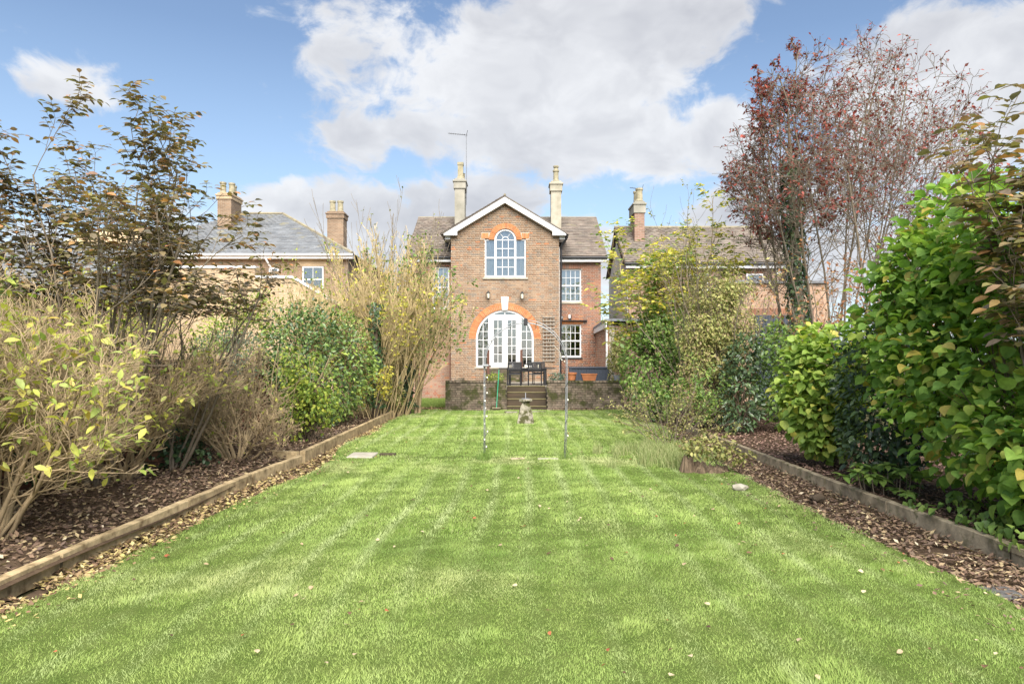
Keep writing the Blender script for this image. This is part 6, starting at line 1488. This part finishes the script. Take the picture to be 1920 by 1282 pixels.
def tuft_patch(name, pts, hgt, seed, label, cols):
    r = np.random.RandomState(seed); n = len(pts); p = np.array(pts); h = hgt*r.uniform(.5, 1.25, n); a = r.uniform(0, 6.28, n); l = np.abs(r.normal(size=n))*.5
    P = np.stack([p[:, 0], p[:, 1], -.00625*p[:, 1]-.01], 1); T = np.stack([np.cos(a)*l*h, np.sin(a)*l*h, h*.9], 1); M = P + T*.5*np.array([.5, .5, 1.25]); wx = np.stack([r.normal(size=n), r.normal(size=n)*.4, np.zeros(n)], 1); wx *= (.0042/np.linalg.norm(wx, axis=1))[:, None]
    V = np.stack([P-wx, P+wx, M+wx*.8, M-wx*.8, P+T], 1).reshape(-1, 3); b = (np.arange(n)*5)[:, None]; F = np.concatenate([b+np.array([[0, 1, 2]]), b+np.array([[0, 2, 3]]), b+np.array([[3, 2, 4]])])
    t = r.uniform(0, 1, (n, 1)); C = np.array(cols[0])*(1-t)+np.array(cols[1])*t; tag(link_mesh(name, np_mesh(name, V, F, 'grass', np.repeat(C, 5, 0))), label, 'grass', kind='stuff')
r = np.random.RandomState(9)
tuft_patch('long_grass', np.stack([np.repeat(r.normal(2.6, .40, 110), 32)+r.normal(0, .05, 3520), np.repeat(r.normal(12.0, .55, 110), 32)+r.normal(0, .06, 3520)], 1), .24, 5, 'long pale grass growing round the stump', ((.17, .24, .07), (.42, .43, .21)))
tuft_patch('grass_tuft', np.stack([r.normal(AX0+.02, .06, 150), r.normal(11.6, .08, 150)], 1), .2, 6, 'tall green grass tuft round the thicker arch legs', ((.13, .22, .05), (.24, .33, .09)))
tuft_patch('grass_tuft', np.stack([r.normal(AX1-.02, .06, 90), r.normal(11.6, .08, 90)], 1), .13, 7, 'green grass tuft round the single arch leg', ((.13, .22, .05), (.24, .33, .09)))
for (x_, y_, s_, n_) in ((-1.6, 21.9, .25, 900),): pass
def litter(name, mat, n, fx, y0, y1, size, seed, label, dz=.0):
    r = np.random.RandomState(seed); y = y0+(y1-y0)*r.uniform(0, 1, n)**1.35; x = np.array([r.uniform(*fx(q)) for q in y]); k = (snoise(x, y, 6, seed) > -.75) & (np.abs(x/np.maximum(.1, y)) < 1.0); x, y = x[k], y[k]; n = len(x)
    z = -.00625*y + dz + r.uniform(0, .035, n)
    a = r.uniform(0, 6.28, n); D = np.stack([np.cos(a), np.sin(a), r.normal(size=n)*.28], 1); N = np.stack([r.normal(size=n)*.4, r.normal(size=n)*.4, np.ones(n)], 1); X_, Y_, Z_ = frames(D, N)
    st = np.array([(0, 0, 0), (.42, .25, .12), (.5, -.24, .10), (.48, 0, .0), (1, .03, .18)], float); Ft = np.array([(0, 3, 1), (0, 2, 3), (3, 4, 1), (3, 2, 4)])
    S = size*r.uniform(.5, 1.3, n); cv = r.uniform(-.8, 1.6, n)
    W = np.stack([x, y, z], 1)[:, None] + S[:, None, None]*(st[None, :, 0:1]*X_[:, None]+st[None, :, 1:2]*Y_[:, None]+st[None, :, 2:3]*cv[:, None, None]*Z_[:, None])
    W[:, :, 2] = np.maximum(W[:, :, 2], (-.00625*y+dz-.003)[:, None])
    tag(link_mesh(name, np_mesh(name, W.reshape(-1, 3), (Ft[None]+(np.arange(n)*5)[:, None, None]).reshape(-1, 3), mat)), label, 'leaf litter', kind='stuff')
litter('leaf_litter', 'litter', 21000, lambda y: (-6.1, -3.83), 3.0, 21, .065, 801, 'brown fallen leaves covering the bed below the bare shrubs', .062)
litter('leaf_litter', 'litter_pale', 11000, lambda y: (-3.73 if y < 11.4 else -3.5, lawn_l(y)+.04), 3.0, 22.3, .062, 803, 'pale fallen leaves on the strip between sleepers and lawn', -.042)
litter('leaf_litter', 'litter', 420, lambda y: (lawn_r(y)-.5, lawn_r(y)), 3.2, 16, .05, 813, 'brown leaf crumbs scattered over the lawn edge by the bark strip', .012)
litter('leaf_litter', 'litter_pale', 260, lambda y: (lawn_l(y), lawn_l(y)+.3), 3.2, 16, .05, 815, 'pale leaf crumbs scattered over the lawn edge by the pale sleepers', .012)
litter('bark_mulch', 'litter_dark', 20000, lambda y: (4.32, 7.6), 4.0, 20, .062, 805, 'dark bark mulch and leaves covering the hazel bed', .062)
litter('leaf_litter', 'litter', 13000, lambda y: (lawn_r(y)-.04, 4.22), 3.2, 20, .055, 807, 'brown fallen leaves on the strip below the grey sleepers', -.042)
litter('leaf_litter', 'litter_pale', 1600, lambda y: (-3.9, -2.4), 21.3, 24.4, .09, 809, 'fallen leaves at the end of the terrace wall', -.05)
r = np.random.RandomState(19); tuft_patch('grass_patch', np.stack([r.uniform(-4.6, -2.45, 9000), r.uniform(24.2, 28.9, 9000)], 1), .10, 8, 'short green grass beside the house corner', ((.15, .24, .05), (.26, .33, .09)))
litter('leaf_litter', 'litter', 500, lambda y: (1.2, 3.7), 22.5, 22.88, .07, 811, 'fallen leaves along the foot of the mossy wall', .012)
# single leaves lying on the lawn
r = random.Random(901); KINDS = [('fallen', 'dark brown curled leaf lying on the lawn'), ('fallen_red', 'rust red curled leaf lying on the lawn'), ('fallen_pale', 'pale tan curled leaf lying on the lawn')]
for i in range(290):
    y = 3.0 + 14*r.random()**1.7; x = r.uniform(lawn_l(y)+.1, lawn_r(y)-.05)
    if x < 0 and r.random() < .3: x = lawn_r(y)-.1-abs(r.gauss(0, .9))
    if abs(x/y) > .78: continue
    fm, fl = KINDS[r.choice((0, 0, 1, 2, 2))]; me = leaf_mesh('ovate', fm, 1.3)
    o = link_mesh('fallen_leaf', me, None, (x, y, gz(y)+.026+.012*sin(x*1.9+y*.6)+.010*sin(y*1.3-x*.8))); o.rotation_euler = (r.uniform(-.5, .5), r.uniform(-.4, .4), r.uniform(0, 6.28)); s = r.uniform(.02, .048); o.scale = (s, s, s)
    tag(o, fl, 'leaf', fm.replace('fallen_', '').replace('fallen', 'brown') + ' fallen leaves on the lawn')
